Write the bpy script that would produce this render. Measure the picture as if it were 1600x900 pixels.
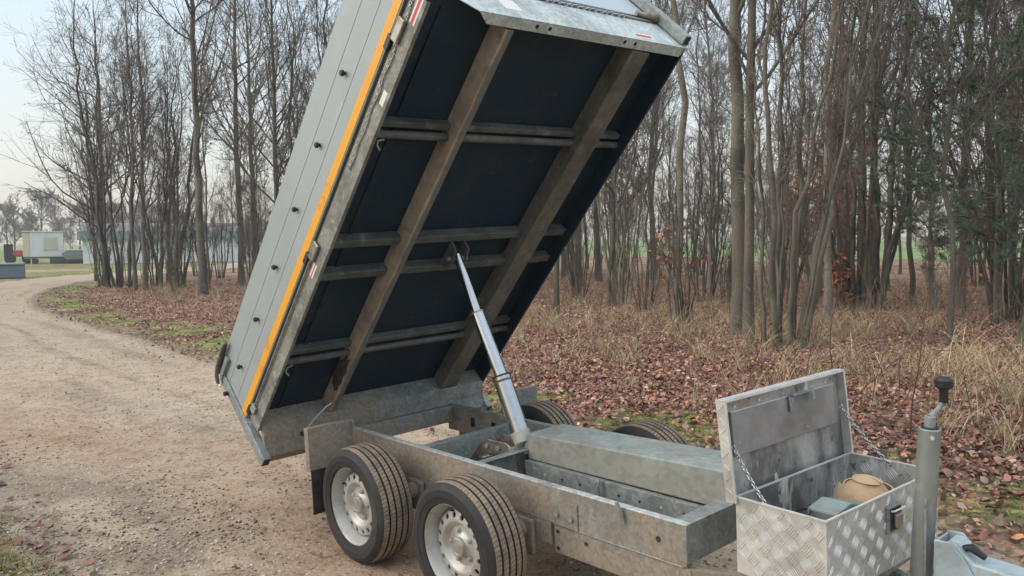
import bpy, bmesh, math, random
import numpy as np
from mathutils import Vector, Matrix
R=math.radians
for o in list(bpy.data.objects): bpy.data.objects.remove(o)
sc=bpy.context.scene
col=sc.collection
# ------------------------------------------------------------------ camera
CW=((0.668,-0.0367,0.7432),(0.7441,0.0464,-0.6665),(-0.01,0.9982,0.0583))
CAM=(2.826,-2.5259,1.4295)
cd=bpy.data.cameras.new('camera'); cam=bpy.data.objects.new('camera',cd); col.objects.link(cam)
m=Matrix([[*CW[0],CAM[0]],[*CW[1],CAM[1]],[*CW[2],CAM[2]],[0,0,0,1]])
cam.matrix_world=m
cd.sensor_width=36; cd.lens=36*1284.2/1600; cd.clip_start=0.05; cd.clip_end=6000
sc.camera=cam
# ------------------------------------------------------------------ light
SUN_EL=R(32); SUN_AZ=R(238)      # azimuth of the sun direction, measured from +X towards +Y
w=bpy.data.worlds.new('World'); sc.world=w; w.use_nodes=True
nt=w.node_tree; bg=nt.nodes['Background']
sky=nt.nodes.new('ShaderNodeTexSky'); sky.sky_type='NISHITA'; sky.sun_disc=False
sky.sun_elevation=SUN_EL; sky.sun_rotation=R(90)-SUN_AZ
sky.air_density=1.0; sky.dust_density=3.0; sky.ozone_density=1.0
# thin high overcast in front of the clear sky: pale at the horizon, brighter overhead
SK=0.145; bg.inputs[1].default_value=SK
gx=nt.nodes.new('ShaderNodeTexCoord'); gs=nt.nodes.new('ShaderNodeSeparateXYZ'); nt.links.new(gx.outputs['Generated'],gs.inputs[0])
cn=nt.nodes.new('ShaderNodeTexNoise'); cn.inputs['Scale'].default_value=2.2; cn.inputs['Detail'].default_value=4; cmap=nt.nodes.new('ShaderNodeMapping'); cmap.inputs['Scale'].default_value=(1,1,3.5); nt.links.new(gx.outputs['Generated'],cmap.inputs[0]); nt.links.new(cmap.outputs[0],cn.inputs['Vector'])
za=nt.nodes.new('ShaderNodeMath'); za.operation='MULTIPLY_ADD'; nt.links.new(cn.outputs[0],za.inputs[0]); za.inputs[1].default_value=.10; nt.links.new(gs.outputs[2],za.inputs[2])
rp=nt.nodes.new('ShaderNodeValToRGB'); nt.links.new(za.outputs[0],rp.inputs[0]); er=rp.color_ramp.elements
er[0].position=.05; er[0].color=(.38,.35,.29,1); er[1].position=1.0; er[1].color=(.86,.90,.92,1)
for p_,c_ in ((.14,(.365,.36,.325,1)),(.30,(.315,.36,.37,1)),(.48,(.37,.43,.455,1))): e_=er.new(p_); e_.color=c_
vm=nt.nodes.new('ShaderNodeVectorMath'); vm.operation='SCALE'; vm.inputs['Scale'].default_value=1/SK; nt.links.new(rp.outputs[0],vm.inputs[0])
mxs=nt.nodes.new('ShaderNodeMix'); mxs.data_type='RGBA'; mxs.inputs[0].default_value=.75; nt.links.new(sky.outputs[0],mxs.inputs[6]); nt.links.new(vm.outputs[0],mxs.inputs[7]); nt.links.new(mxs.outputs[2],bg.inputs[0])
sd=bpy.data.lights.new('sun','SUN'); so=bpy.data.objects.new('sun',sd); col.objects.link(so)
sd.energy=.5; sd.angle=R(50); sd.color=(1.0,0.92,0.84)
dv=Vector((math.cos(SUN_EL)*math.cos(SUN_AZ),math.cos(SUN_EL)*math.sin(SUN_AZ),math.sin(SUN_EL)))
so.rotation_euler=dv.to_track_quat('Z','Y').to_euler()
sc.view_settings.view_transform='Standard'; sc.view_settings.look='None'
sc.view_settings.exposure=1.28; sc.view_settings.gamma=1; sc.view_settings.use_curve_mapping=False
sc.render.engine='CYCLES'

# ------------------------------------------------------------------ materials
def mat(name,color,rough=.6,metal=0.,noise=None,bump=None,spec=.5):
    """noise: list of (color, scale, lo, hi[, detail, stretch]) mixed over the base in turn; bump:(scale,strength,dist)"""
    M=bpy.data.materials.new(name); M.use_nodes=True; n=M.node_tree; N=n.nodes; L=n.links
    b=N['Principled BSDF']; b.inputs['Roughness'].default_value=rough; b.inputs['Metallic'].default_value=metal
    b.inputs['Specular IOR Level'].default_value=spec
    tc=N.new('ShaderNodeTexCoord'); cur=None
    base=N.new('ShaderNodeRGB'); base.outputs[0].default_value=(*color,1); cur=base.outputs[0]
    for i,q in enumerate(noise or []):
        c,s,lo,hi=q[:4]; det=q[4] if len(q)>4 else 5; st=q[5] if len(q)>5 else (1,1,1)
        mp=N.new('ShaderNodeMapping'); mp.inputs['Scale'].default_value=st; mp.inputs['Location'].default_value=(i*3.1,i*1.7,i*2.3)
        L.new(tc.outputs['Object'],mp.inputs[0])
        t=N.new('ShaderNodeTexNoise'); t.inputs['Scale'].default_value=s; t.inputs['Detail'].default_value=det; t.inputs['Roughness'].default_value=.62
        L.new(mp.outputs[0],t.inputs['Vector'])
        mr=N.new('ShaderNodeMapRange'); mr.inputs[1].default_value=lo; mr.inputs[2].default_value=hi
        L.new(t.outputs[0],mr.inputs[0])
        mx=N.new('ShaderNodeMix'); mx.data_type='RGBA'; mx.inputs[7].default_value=(*c,1)
        L.new(mr.outputs[0],mx.inputs[0]); L.new(cur,mx.inputs[6]); cur=mx.outputs[2]
    L.new(cur,b.inputs['Base Color'])
    if bump:
        t=N.new('ShaderNodeTexNoise'); t.inputs['Scale'].default_value=bump[0]; t.inputs['Detail'].default_value=6
        L.new(tc.outputs['Object'],t.inputs['Vector'])
        bp=N.new('ShaderNodeBump'); bp.inputs['Strength'].default_value=bump[1]; bp.inputs['Distance'].default_value=bump[2]
        L.new(t.outputs[0],bp.inputs['Height']); L.new(bp.outputs[0],b.inputs['Normal'])
    M['bsdf']=1
    return M
def add_spangle(M,scale,amt=.18):
    n=M.node_tree; N=n.nodes; L=n.links; b=N['Principled BSDF']; tc=N.new('ShaderNodeTexCoord'); v=N.new('ShaderNodeTexVoronoi'); v.inputs['Scale'].default_value=scale; L.new(tc.outputs['Object'],v.inputs['Vector'])
    sp=N.new('ShaderNodeSeparateColor'); L.new(v.outputs['Color'],sp.inputs[0]); mr=N.new('ShaderNodeMapRange'); mr.inputs[3].default_value=1-amt; mr.inputs[4].default_value=1+amt; L.new(sp.outputs[0],mr.inputs[0])
    # long drips and rubbed streaks
    mp=N.new('ShaderNodeMapping'); mp.inputs['Scale'].default_value=(2.5,2.5,.8); L.new(tc.outputs['Object'],mp.inputs[0]); t=N.new('ShaderNodeTexNoise'); t.inputs['Scale'].default_value=4; t.inputs['Detail'].default_value=5; L.new(mp.outputs[0],t.inputs['Vector'])
    m2=N.new('ShaderNodeMapRange'); m2.inputs[1].default_value=.35; m2.inputs[2].default_value=.65; m2.inputs[3].default_value=.93; m2.inputs[4].default_value=1.06; L.new(t.outputs[0],m2.inputs[0])
    mm=N.new('ShaderNodeMath'); mm.operation='MULTIPLY'; L.new(mr.outputs[0],mm.inputs[0]); L.new(m2.outputs[0],mm.inputs[1])
    vm_=N.new('ShaderNodeVectorMath'); vm_.operation='SCALE'; src=b.inputs['Base Color'].links[0].from_socket; L.new(src,vm_.inputs[0]); L.new(mm.outputs[0],vm_.inputs['Scale']); L.new(vm_.outputs[0],b.inputs['Base Color']); return M
def add_dust_tone(M,color,expr,scale=3.,soft=.25,rough=.9,amt=1.0):
    """second colour laid by position: wheel dust, and face tones of beam and tank. expr=(axis weights, offset): factor=dot(pos,w)+off, broken by noise"""
    n=M.node_tree; N=n.nodes; L=n.links; b=N['Principled BSDF']
    tc=N.new('ShaderNodeTexCoord'); dp=N.new('ShaderNodeVectorMath'); dp.operation='DOT_PRODUCT'
    L.new(tc.outputs['Object'],dp.inputs[0]); dp.inputs[1].default_value=expr[0]
    t=N.new('ShaderNodeTexNoise'); t.inputs['Scale'].default_value=scale; t.inputs['Detail'].default_value=6
    L.new(tc.outputs['Object'],t.inputs['Vector'])
    a=N.new('ShaderNodeMath'); a.operation='MULTIPLY_ADD'; L.new(t.outputs[0],a.inputs[0]); a.inputs[1].default_value=1.2; L.new(dp.outputs['Value'],a.inputs[2])
    mr=N.new('ShaderNodeMapRange'); L.new(a.outputs[0],mr.inputs[0]); mr.inputs[1].default_value=.6-expr[1]-soft; mr.inputs[2].default_value=.6-expr[1]+soft; mr.inputs[4].default_value=amt
    mx=N.new('ShaderNodeMix'); mx.data_type='RGBA'; mx.inputs[7].default_value=(*color,1)
    src=b.inputs['Base Color'].links[0].from_socket
    L.new(mr.outputs[0],mx.inputs[0]); L.new(src,mx.inputs[6]); L.new(mx.outputs[2],b.inputs['Base Color'])
    for inp,val in (('Roughness',rough),('Metallic',0.)):
        m2=N.new('ShaderNodeMix'); m2.data_type='FLOAT'; m2.inputs[2].default_value=b.inputs[inp].default_value; m2.inputs[3].default_value=val
        L.new(mr.outputs[0],m2.inputs[0]); L.new(m2.outputs[0],b.inputs[inp])
    return M
DUST=(.245,.20,.155)
galv=mat('galvanised_steel',(.27,.295,.285),.5,.2,[((.19,.21,.205),9,.4,.65),((.38,.40,.385),28,.57,.75),((.25,.23,.20),3,.6,.8)],(60,.15,.002))
galv_top=mat('rubbed_clean_zinc',(.46,.48,.47),.45,.2,[((.22,.22,.21),3,.5,.62),((.56,.57,.56),20,.5,.7)],(50,.1,.001))
frame_m=add_dust_tone(mat('dusty_galvanised_frame',(.22,.235,.225),.5,.2,[((.14,.15,.145),7,.4,.62),((.34,.34,.32),25,.58,.75),((.11,.10,.09),4.5,.58,.70)],(50,.2,.002)),DUST,((-.10,-.45,-1.2),.52),3.4,.17,.9,.95)
sill_m=mat('dirty_sill_steel',(.24,.235,.21),.6,.15,[((.14,.135,.12),7,.42,.60),((.34,.34,.31),18,.56,.72)],(50,.2,.002))
beam_m=mat('muddy_beam_steel',(.42,.325,.26),.85,.0,[((.30,.24,.195),5,.45,.6),((.10,.085,.075),4.2,.62,.68),((.40,.32,.26),14,.55,.7)],(70,.3,.002))
add_dust_tone(beam_m,(.13,.13,.12),((0,30,0),10.14),6,.15,.6,.9)  # bottom face toned grey against the brown side face
beam2_m=mat('dirty_grey_steel',(.145,.13,.112),.7,.1,[((.085,.078,.07),5,.45,.65),((.20,.18,.15),11,.55,.7)],(70,.2,.002))
cross_m=mat('dull_crossmember_steel',(.11,.118,.115),.6,.2,[((.06,.065,.065),6,.45,.65),((.19,.185,.17),16,.56,.72)],(60,.2,.002))
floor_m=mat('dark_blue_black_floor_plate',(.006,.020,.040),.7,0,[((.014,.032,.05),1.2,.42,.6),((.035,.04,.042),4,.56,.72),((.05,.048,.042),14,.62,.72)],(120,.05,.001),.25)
side_m=mat('grey_anodised_side_board',(.33,.365,.375),.5,.2,[((.29,.325,.335),2.2,.4,.7),((.38,.415,.42),12,.6,.8)],(160,.03,.001))
front_m=mat('pale_zinc_headboard',(.50,.56,.56),.6,.0,[((.28,.32,.33),5,.4,.65),((.52,.56,.57),20,.58,.75)],(60,.1,.001))
zincblue=mat('bright_zinc_coupling',(.33,.40,.43),.5,.15,[((.22,.25,.26),6,.5,.66),((.42,.50,.53),14,.52,.7),((.10,.095,.085),11,.62,.70)],(60,.1,.001))
orange=mat('orange_reflective_tape',(.74,.34,.02),.5,0,[((.55,.17,.02),7,.58,.75)],None)
rubber=mat('black_rubber',(.018,.019,.021),.75,0,[((.05,.045,.04),9,.5,.7)],(40,.2,.002))
blackp=mat('black_plastic',(.014,.015,.017),.45)
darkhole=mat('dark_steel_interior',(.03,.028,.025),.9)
chrome=mat('chromed_piston',(.46,.47,.49),.16,1.0,[((.38,.40,.42),30,.5,.7)])
chromed=mat('oily_steel_tube',(.35,.33,.30),.35,.7,[((.18,.14,.10),9,.45,.6)])
zincw=mat('dull_white_zinc_cap',(.46,.45,.40),.5,.35,[((.33,.31,.26),14,.45,.7)],(60,.2,.001))
rimm=mat('silver_painted_rim',(.42,.415,.395),.42,.35,[((.26,.225,.19),7,.46,.66),((.48,.48,.46),22,.55,.75)],(90,.06,.001))
alu=mat('checker_plate_aluminium',(.50,.49,.46),.45,.2,[((.36,.34,.31),7,.42,.65),((.58,.58,.56),25,.55,.72)],(50,.2,.002))
aluin=mat('aluminium_scuffs_and_reflections',(.44,.44,.43),.35,.4,[((.17,.165,.165),6,.45,.60,6,(1,1,.5)),((.34,.25,.18),2.6,.54,.66),((.70,.70,.69),13,.60,.66,6,(1,1,.25)),((.10,.10,.10),22,.62,.68)],(30,.25,.003))  # bright streaks are reflections painted into the colour, beside real scuffs
aluedge=mat('bright_aluminium_edge',(.72,.72,.70),.38,.5,[((.55,.54,.52),20,.5,.7)])
strap_m=mat('tan_webbing',(.46,.33,.20),.85,0,[((.38,.22,.10),12,.5,.7)],(200,.3,.001))
strapd=mat('brown_webbing',(.16,.10,.065),.9,0,[((.10,.07,.05),12,.5,.7)],(200,.3,.001))
red=mat('red_sticker_ink',(.50,.05,.045),.5); white=mat('white_sticker',(.70,.68,.66),.5); yel=mat('yellow_sticker',(.62,.60,.18),.5)
rust=mat('rusty_pad',(.14,.075,.07),.7,.2,[((.28,.25,.23),12,.5,.6)])
crmpaint=mat('cream_panel',(.62,.54,.38),.6); wht=mat('white_panel',(.66,.69,.70),.6,0,[((.55,.57,.57),1.2,.5,.7)])
wglass=mat('curtained_window',(.52,.50,.42),.25)
bark=mat('grey_brown_bark',(.135,.115,.09),.95,0,[((.07,.061,.05),3,.42,.6,6,(1,1,.35)),((.16,.165,.115),1.6,.52,.66),((.20,.195,.17),14,.62,.7)],(26,.7,.02))
barkd=mat('dark_bark',(.125,.105,.082),.95,0,[((.045,.04,.034),4,.42,.6,6,(1,1,.3)),((.085,.10,.06),1.3,.52,.66)],(26,.7,.02))
barkb=mat('pale_birch_bark',(.22,.20,.17),.9,0,[((.15,.12,.09),2.2,.45,.6),((.05,.045,.04),9,.60,.66,5,(1,1,3)),((.16,.19,.10),1.2,.56,.7)],(20,.5,.015))
barkm=mat('mossy_bark',(.115,.10,.07),.95,0,[((.09,.12,.035),1.4,.42,.6),((.05,.045,.035),6,.5,.65)],(24,.8,.02))
twig=mat('bare_twigs',(.15,.118,.10),.95,0,[((.185,.14,.12),.6,.45,.6)])
twigd=mat('dark_twigs',(.125,.10,.085),.95)
stem_m=mat('reddish_stems',(.15,.085,.06),.9,0,[((.20,.14,.10),.9,.45,.6)])
def attr_mat(name,rough=.85,trans=0.):
    M=bpy.data.materials.new(name); M.use_nodes=True; N=M.node_tree.nodes; L=M.node_tree.links; b=N['Principled BSDF']
    a=N.new('ShaderNodeVertexColor'); a.layer_name='col'; L.new(a.outputs[0],b.inputs['Base Color']); b.inputs['Roughness'].default_value=rough
    b.inputs['Specular IOR Level'].default_value=.3
    return M
leaf_m=attr_mat('fallen_leaf_colours',.7); grass_m=attr_mat('grass_blade_colours',.8); stone_m=attr_mat('stone_colours',.8)

for M_ in (galv,frame_m,sill_m,front_m,galv_top): add_spangle(M_,70)
for M_ in (beam_m,beam2_m,cross_m,alu): add_spangle(M_,30,.10)
# ------------------------------------------------------------------ mesh helpers
class MB:
    def __init__(s): s.v=[]; s.f=[]; s.m=[]
    def add(s,vs,fs,mi=0):
        k=len(s.v); s.v+= [tuple(p) for p in vs]; s.f+=[tuple(i+k for i in f) for f in fs]; s.m+=[mi]*len(fs); return s
    def box(s,a,b,mi=0,xf=None):
        x0,y0,z0=a; x1,y1,z1=b
        vs=[(x0,y0,z0),(x1,y0,z0),(x1,y1,z0),(x0,y1,z0),(x0,y0,z1),(x1,y0,z1),(x1,y1,z1),(x0,y1,z1)]
        if xf: vs=[xf(*p) for p in vs]
        return s.add(vs,[(0,3,2,1),(4,5,6,7),(0,1,5,4),(1,2,6,5),(2,3,7,6),(3,0,4,7)],mi)
    def prism(s,poly,h0,h1,fn,mi=0):
        """poly: list of 2D points; fn(a,b,h)->3D"""
        n=len(poly); vs=[fn(a,b,h0) for a,b in poly]+[fn(a,b,h1) for a,b in poly]
        fs=[tuple(range(n))[::-1],tuple(range(n,2*n))]+[(i,(i+1)%n,n+(i+1)%n,n+i) for i in range(n)]
        return s.add(vs,fs,mi)
    def tube(s,pts,rad,sides=8,mi=0,cap=True):
        pts=[Vector(p) for p in pts]; n=len(pts)
        if not hasattr(rad,'__len__'): rad=[rad]*n
        vs=[];up=None
        for i,p in enumerate(pts):
            d=(pts[min(i+1,n-1)]-pts[max(i-1,0)]).normalized()
            if up is None: up=Vector((0,0,1)) if abs(d.z)<.9 else Vector((1,0,0))
            a=d.cross(up).normalized(); b=d.cross(a).normalized(); up=-b if False else (a.cross(d)).normalized()
            for k in range(sides):
                t=2*math.pi*k/sides; vs.append(p+a*math.cos(t)*rad[i]+b*math.sin(t)*rad[i])
        fs=[(i*sides+k,i*sides+(k+1)%sides,(i+1)*sides+(k+1)%sides,(i+1)*sides+k) for i in range(n-1) for k in range(sides)]
        if cap: fs+=[tuple(range(sides))[::-1],tuple(range((n-1)*sides,n*sides))]
        return s.add(vs,fs,mi)
    def lathe(s,prof,xf,seg=64,mats=None,mi=0,closed=False):
        """prof: (radius, axial); xf(x,y,z) axis=z"""
        n=len(prof); vs=[]
        for j in range(seg):
            t=2*math.pi*j/seg
            for r,a in prof: vs.append(xf(r*math.cos(t),r*math.sin(t),a))
        k=len(s.v); s.v+=[tuple(p) for p in vs]
        for j in range(seg):
            for i in range(n if closed else n-1):
                i2=(i+1)%n; j2=(j+1)%seg
                s.f.append((k+j*n+i,k+j*n+i2,k+j2*n+i2,k+j2*n+i)); s.m.append(mats[i] if mats else mi)
        return s
    def build(s,name,mats,parent=None,bevel=0,smooth=False,matrix=None):
        me=bpy.data.meshes.new(name); me.from_pydata(s.v,[],s.f)
        if not isinstance(mats,(list,tuple)): mats=[mats]
        for mm in mats: me.materials.append(mm)
        me.polygons.foreach_set('material_index',s.m)
        bm=bmesh.new(); bm.from_mesh(me); bmesh.ops.recalc_face_normals(bm,faces=bm.faces); bm.to_mesh(me); bm.free()
        if smooth:
            me.polygons.foreach_set('use_smooth',[True]*len(me.polygons))
            if smooth!='all':
                bm=bmesh.new(); bm.from_mesh(me)
                for e in bm.edges:
                    if len(e.link_faces)==2 and e.calc_face_angle(0)>R(38): e.smooth=False
                bm.to_mesh(me); bm.free()
        me.update()
        o=bpy.data.objects.new(name,me); col.objects.link(o)
        if parent: o.parent=parent
        if matrix: o.matrix_local=matrix
        if bevel:
            md=o.modifiers.new('bevel','BEVEL'); md.width=bevel; md.segments=2; md.limit_method='ANGLE'; md.angle_limit=R(40)
        return o
def mesh_np(name,V,F,mats,parent=None,colors=None,smooth=False,mi=None):
    """fast mesh: V (n,3), F (m,k) same k"""
    V=np.asarray(V,np.float32); F=np.asarray(F,np.int32); me=bpy.data.meshes.new(name)
    me.vertices.add(len(V)); me.vertices.foreach_set('co',V.ravel())
    k=F.shape[1]; me.loops.add(F.size); me.loops.foreach_set('vertex_index',F.ravel())
    me.polygons.add(len(F)); me.polygons.foreach_set('loop_start',np.arange(0,F.size,k,dtype=np.int32))
    if not isinstance(mats,(list,tuple)): mats=[mats]
    for mm in mats: me.materials.append(mm)
    if mi is not None: me.polygons.foreach_set('material_index',np.asarray(mi,np.int32))
    if colors is not None:
        a=me.color_attributes.new('col','FLOAT_COLOR','POINT'); c=np.ones((len(V),4),np.float32); c[:,:3]=colors; a.data.foreach_set('color',c.ravel())
    me.update(calc_edges=True); me.validate()
    if smooth: me.polygons.foreach_set('use_smooth',np.ones(len(me.polygons),bool))
    o=bpy.data.objects.new(name,me); col.objects.link(o)
    if parent: o.parent=parent
    return o
def tag(o,label,cat,group=None,kind=None):
    if label: o['label']=label
    if cat: o['category']=cat
    if group: o['group']=group
    if kind: o['kind']=kind
    return o
def empty(name,loc=(0,0,0),rz=0):
    o=bpy.data.objects.new(name,None); col.objects.link(o); o.location=loc; o.rotation_euler=(0,0,rz); o.empty_display_size=.2; return o

# ================================================================== TERRAIN
def hgt(x,y):
    d=np.hypot(x,y); t=np.clip((d-3)/12,0,1); wgt=1-t*t*(3-2*t)
    return wgt*(.0088*x+.0384*y)
XR=np.array([-80,-60,-45,-38,-34,-31.3,-27.5,-23.4,-21.1,-17.4,-14.4,-10.7,-7.5,-5.8,-2.3,1.4,1.8,8,30]); YR=np.array([50,34,20,12,8.0,6,4.3,2.9,2.3,1.8,1.6,1.6,1.38,1.25,1.40,1.42,1.30,1.0,.5])
XL=np.array([-80,-60,-50,-42,-38,-33,-28,-20,-10,-6,-4,-2.9,-2.3,-1.2,0,8,30]); YL=np.array([43,27,19,10.8,6.8,3.6,.6,-2.4,-3.2,-2.9,-2.4,-1.75,-1.58,-1.62,-1.9,-3.8,-5])
def yr(x): return np.interp(x,XR,YR)
def yl(x): return np.interp(x,XL,YL)
def sdist(x,y):   # >0 on the road
    s=np.where(x<-26,.72,1.0); return np.minimum(yr(x)-y,y-yl(x))*s
rs=np.random.RandomState(3)
def vnoise(x,y,sc_,seed=0):
    x=np.asarray(x)/sc_+seed*17.3; y=np.asarray(y)/sc_+seed*9.1
    xi=np.floor(x).astype(int); yi=np.floor(y).astype(int); fx=x-xi; fy=y-yi; fx=fx*fx*(3-2*fx); fy=fy*fy*(3-2*fy)
    def hsh(a,b):
        n=(a*374761393+b*668265263+seed*1442695)&0x7fffffff; n=((n^(n>>13))*1274126177)&0x7fffffff; return ((n^(n>>16))&0xffff)/65535.
    return (hsh(xi,yi)*(1-fx)+hsh(xi+1,yi)*fx)*(1-fy)+(hsh(xi,yi+1)*(1-fx)+hsh(xi+1,yi+1)*fx)*fy
def fbm(x,y,s,seed=0): return .55*vnoise(x,y,s,seed)+.3*vnoise(x,y,s/2.3,seed+1)+.15*vnoise(x,y,s/5.1,seed+2)
def gz(x,y):
    x=np.asarray(x,float); y=np.asarray(y,float)
    s=sdist(x,y)+ (fbm(x,y,.9,5)-.5)*.35
    off=np.clip(-s/.35,-1,1)               # 1 off road
    near=np.exp(-np.hypot(x,y)/40)
    bump=(fbm(x,y,1.6,9)-.5)*.16*np.clip(-s/1.5,0,1)*np.clip(near*2,0,1)
    return hgt(x,y)+np.where(off<0,.035*off,.028*off)+bump
def axis(a,b,step,lo,hi,g):
    c=list(np.arange(a,b+1e-6,step)); s=step; x=a
    L=[]
    while x>lo: s*=g; x-=s; L.append(x)
    s=step; x=b; Rr=[]
    while x<hi: s*=g; x+=s; Rr.append(x)
    return np.array(L[::-1]+c+Rr)
ax=axis(-16,4,.14,-2600,900,1.07); ay=axis(-4.5,13,.14,-900,2600,1.07)
GX,GY=np.meshgrid(ax,ay,indexing='ij'); GZ=gz(GX,GY)
V=np.stack([GX,GY,GZ],-1).reshape(-1,3); nx,ny=GX.shape
idx=np.arange(nx*ny).reshape(nx,ny); F=np.stack([idx[:-1,:-1],idx[1:,:-1],idx[1:,1:],idx[:-1,1:]],-1).reshape(-1,4)
# cover colours: leaf litter, moss verge, grass, dirt, field - what grows where
x,y=V[:,0],V[:,1]; sdv=sdist(x,y); off=-sdv
right=(y>yl(x)+ (yr(x)-yl(x))/2)
litter=np.array([.185,.105,.08]); litter2=np.array([.23,.155,.11]); moss=np.array([.12,.145,.045]); dirt=np.array([.19,.14,.10]); straw=np.array([.235,.17,.10]); field=np.array([.15,.24,.08]); lawn=np.array([.17,.18,.07])
n1=fbm(x,y,2.2,1)[:,None]; n2=fbm(x,y,.7,11)[:,None]; n3=fbm(x,y,.35,21)[:,None]
C=litter*(1-n1)+litter2*n1
st=np.clip((n2-.52)*5,0,1)*.6; C=C*(1-st)+straw*st
mo=(np.clip((n2-.40)*7,0,1)*np.clip(1.6-np.abs(off-.65)/.5,0,1)[:,None])*right[:,None]; 
mo=np.clip(mo+ (np.clip((n2-.33)*6,0,1)*np.clip(1.5-np.abs(off-.6)/.5,0,1)[:,None])*right[:,None]*(x<-7)[:,None],0,.9)
C=C*(1-mo)+moss*1.25*mo
edge=np.clip(1-off/.45,0,1)[:,None]; C=C*(1-edge)+dirt*edge
lm=((~right)&(x>-20))[:,None]*np.clip((n2-.3)*4,0,1)*np.clip(off/.1,0,1)[:,None]; C=C*(1-lm*.8)+moss*lm*.8
leftlawn=((x<-33)&(y<yl(x)+.3))[:,None]|((x<-20)&(~right))[:,None]; 
C=np.where(leftlawn,lawn*(.8+.5*n1),C)
patch=(np.exp(-((x+47)/2.2)**2-((y-8.6)/2.6)**2)>.45)[:,None]; C=np.where(patch,dirt*1.7,C)
far=(x<-95)[:,None]; C=np.where(far,field*(.8+.4*n1),C)
rf=((y>48)&(x>-70)&(x+0*y>-75))[:,None]; C=np.where(rf,field*(.9+.3*n1),C)
farw=np.clip((np.hypot(x-2.8,y+2.5)-11)/8,0,1)[:,None]*right[:,None]; C=C*(1-farw)+C*farw*(.45+1.15*n2)
C=C*(.75+.5*n3)
ground=mesh_np('ground',V,F,[],colors=C,smooth=True)
def ground_material(name,speck,bscale,bst=.8):
    M=attr_mat(name,.95); N=M.node_tree.nodes; L=M.node_tree.links; b=N['Principled BSDF']; vc=[n for n in N if n.bl_idname=='ShaderNodeVertexColor'][0]
    tc=N.new('ShaderNodeTexCoord'); cur=vc.outputs[0]
    for sc_,lo,hi,c in speck:
        t=N.new('ShaderNodeTexNoise'); t.inputs['Scale'].default_value=sc_; t.inputs['Detail'].default_value=4; L.new(tc.outputs['Object'],t.inputs['Vector'])
        mr=N.new('ShaderNodeMapRange'); mr.inputs[1].default_value=lo; mr.inputs[2].default_value=hi; L.new(t.outputs[0],mr.inputs[0])
        mx=N.new('ShaderNodeMix'); mx.data_type='RGBA'; mx.blend_type='MULTIPLY'; mx.inputs[7].default_value=(*c,1)
        L.new(mr.outputs[0],mx.inputs[0]); L.new(cur,mx.inputs[6]); cur=mx.outputs[2]
    L.new(cur,b.inputs['Base Color'])
    t=N.new('ShaderNodeTexNoise'); t.inputs['Scale'].default_value=bscale; t.inputs['Detail'].default_value=8; L.new(tc.outputs['Object'],t.inputs['Vector'])
    bp=N.new('ShaderNodeBump'); bp.inputs['Strength'].default_value=bst; bp.inputs['Distance'].default_value=.03; L.new(t.outputs[0],bp.inputs['Height']); L.new(bp.outputs[0],b.inputs['Normal'])
    M['bump']=1
    return M
ground.data.materials.append(ground_material('woodland_floor',[(9,.45,.62,(.42,.4,.38)),(22,.52,.64,(2.1,1.8,1.6)),(3,.5,.7,(1.3,1.2,1.0)),(1.3,.5,.62,(.7,.66,.6))],14))
tag(ground,None,None,kind='structure')
# road sheet
xs=np.concatenate([np.arange(-80,-18,.5),np.arange(-18,8,.1),np.arange(8,30,.6)]); nt_=70
T_=np.linspace(0,1,nt_); RX=np.repeat(xs[:,None],nt_,1); y0=yl(xs)-.5; y1=yr(xs)+.5; RY=y0[:,None]+(y1-y0)[:,None]*T_
RZ=hgt(RX,RY)+.004+(fbm(RX,RY,1.3,31)-.5)*.012
ry=(RY-yl(xs)[:,None])/(yr(xs)-yl(xs))[:,None]
V=np.stack([RX,RY,RZ],-1).reshape(-1,3); idx=np.arange(V.shape[0]).reshape(RX.shape); F=np.stack([idx[:-1,:-1],idx[1:,:-1],idx[1:,1:],idx[:-1,1:]],-1).reshape(-1,4)
g_tan=np.array([.43,.335,.24]); g_grey=np.array([.37,.305,.24]); g_red=np.array([.30,.205,.14]); g_dark=np.array([.15,.12,.095])
a1=fbm(RX*.35,RY,1.1,41)[...,None]; a2=fbm(RX*.22,RY,.45,51)[...,None]; a3=fbm(RX,RY,.25,61)[...,None]
t=ry[...,None]+ (fbm(RX,RY,3.,71)[...,None]-.5)*.10
C=g_tan*(1-a1)+g_grey*a1
wet=np.exp(-((t-.40)/.15)**2)*np.clip((a2-.2)*2.4,0,1)*np.clip((RX[...,None]+9)/4,0,1); C=C*(1-.85*wet)+g_red*.85*wet
rut=np.exp(-((t-.74)/.014)**2)*np.clip((a2-.3)*3.5,0,1)*np.clip((a3-.25)*3,0,1)*np.clip((-RX[...,None]-1)/3,0,1); C=C*(1-.75*rut)+g_dark*.75*rut
rut=np.exp(-((t-.60)/.06)**2)*np.clip((a2-.40)*4,0,1); C=C*(1-.5*rut)+g_dark*.5*rut
rut=np.exp(-((t-.88)/.035)**2)*np.clip((a2-.3)*3,0,1); C=C*(1-.4*rut)+g_dark*.4*rut
deb=np.clip((.32-t)/.14,0,1)*np.clip((a3-.28)*3.2,0,1)*np.clip((RX[...,None]+12)/6,0,1); C=C*(1-.72*deb)+g_dark*.72*deb
ed=np.clip((t-.955)/.045,0,1); C=C*(1-.6*ed)+g_dark*.6*ed
C=C*(.86+.28*a3)
road=mesh_np('gravel_road',V,F,[],colors=C.reshape(-1,3),smooth=True)
road.data.materials.append(ground_material('gravel',[(26,.57,.68,(.55,.5,.44)),(11,.5,.64,(.84,.8,.75)),(85,.54,.64,(1.12,1.1,1.08)),(5,.5,.66,(.88,.83,.78)),(60,.58,.68,(.6,.55,.5))],34,.5))
tag(road,None,None,kind='structure')

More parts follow.
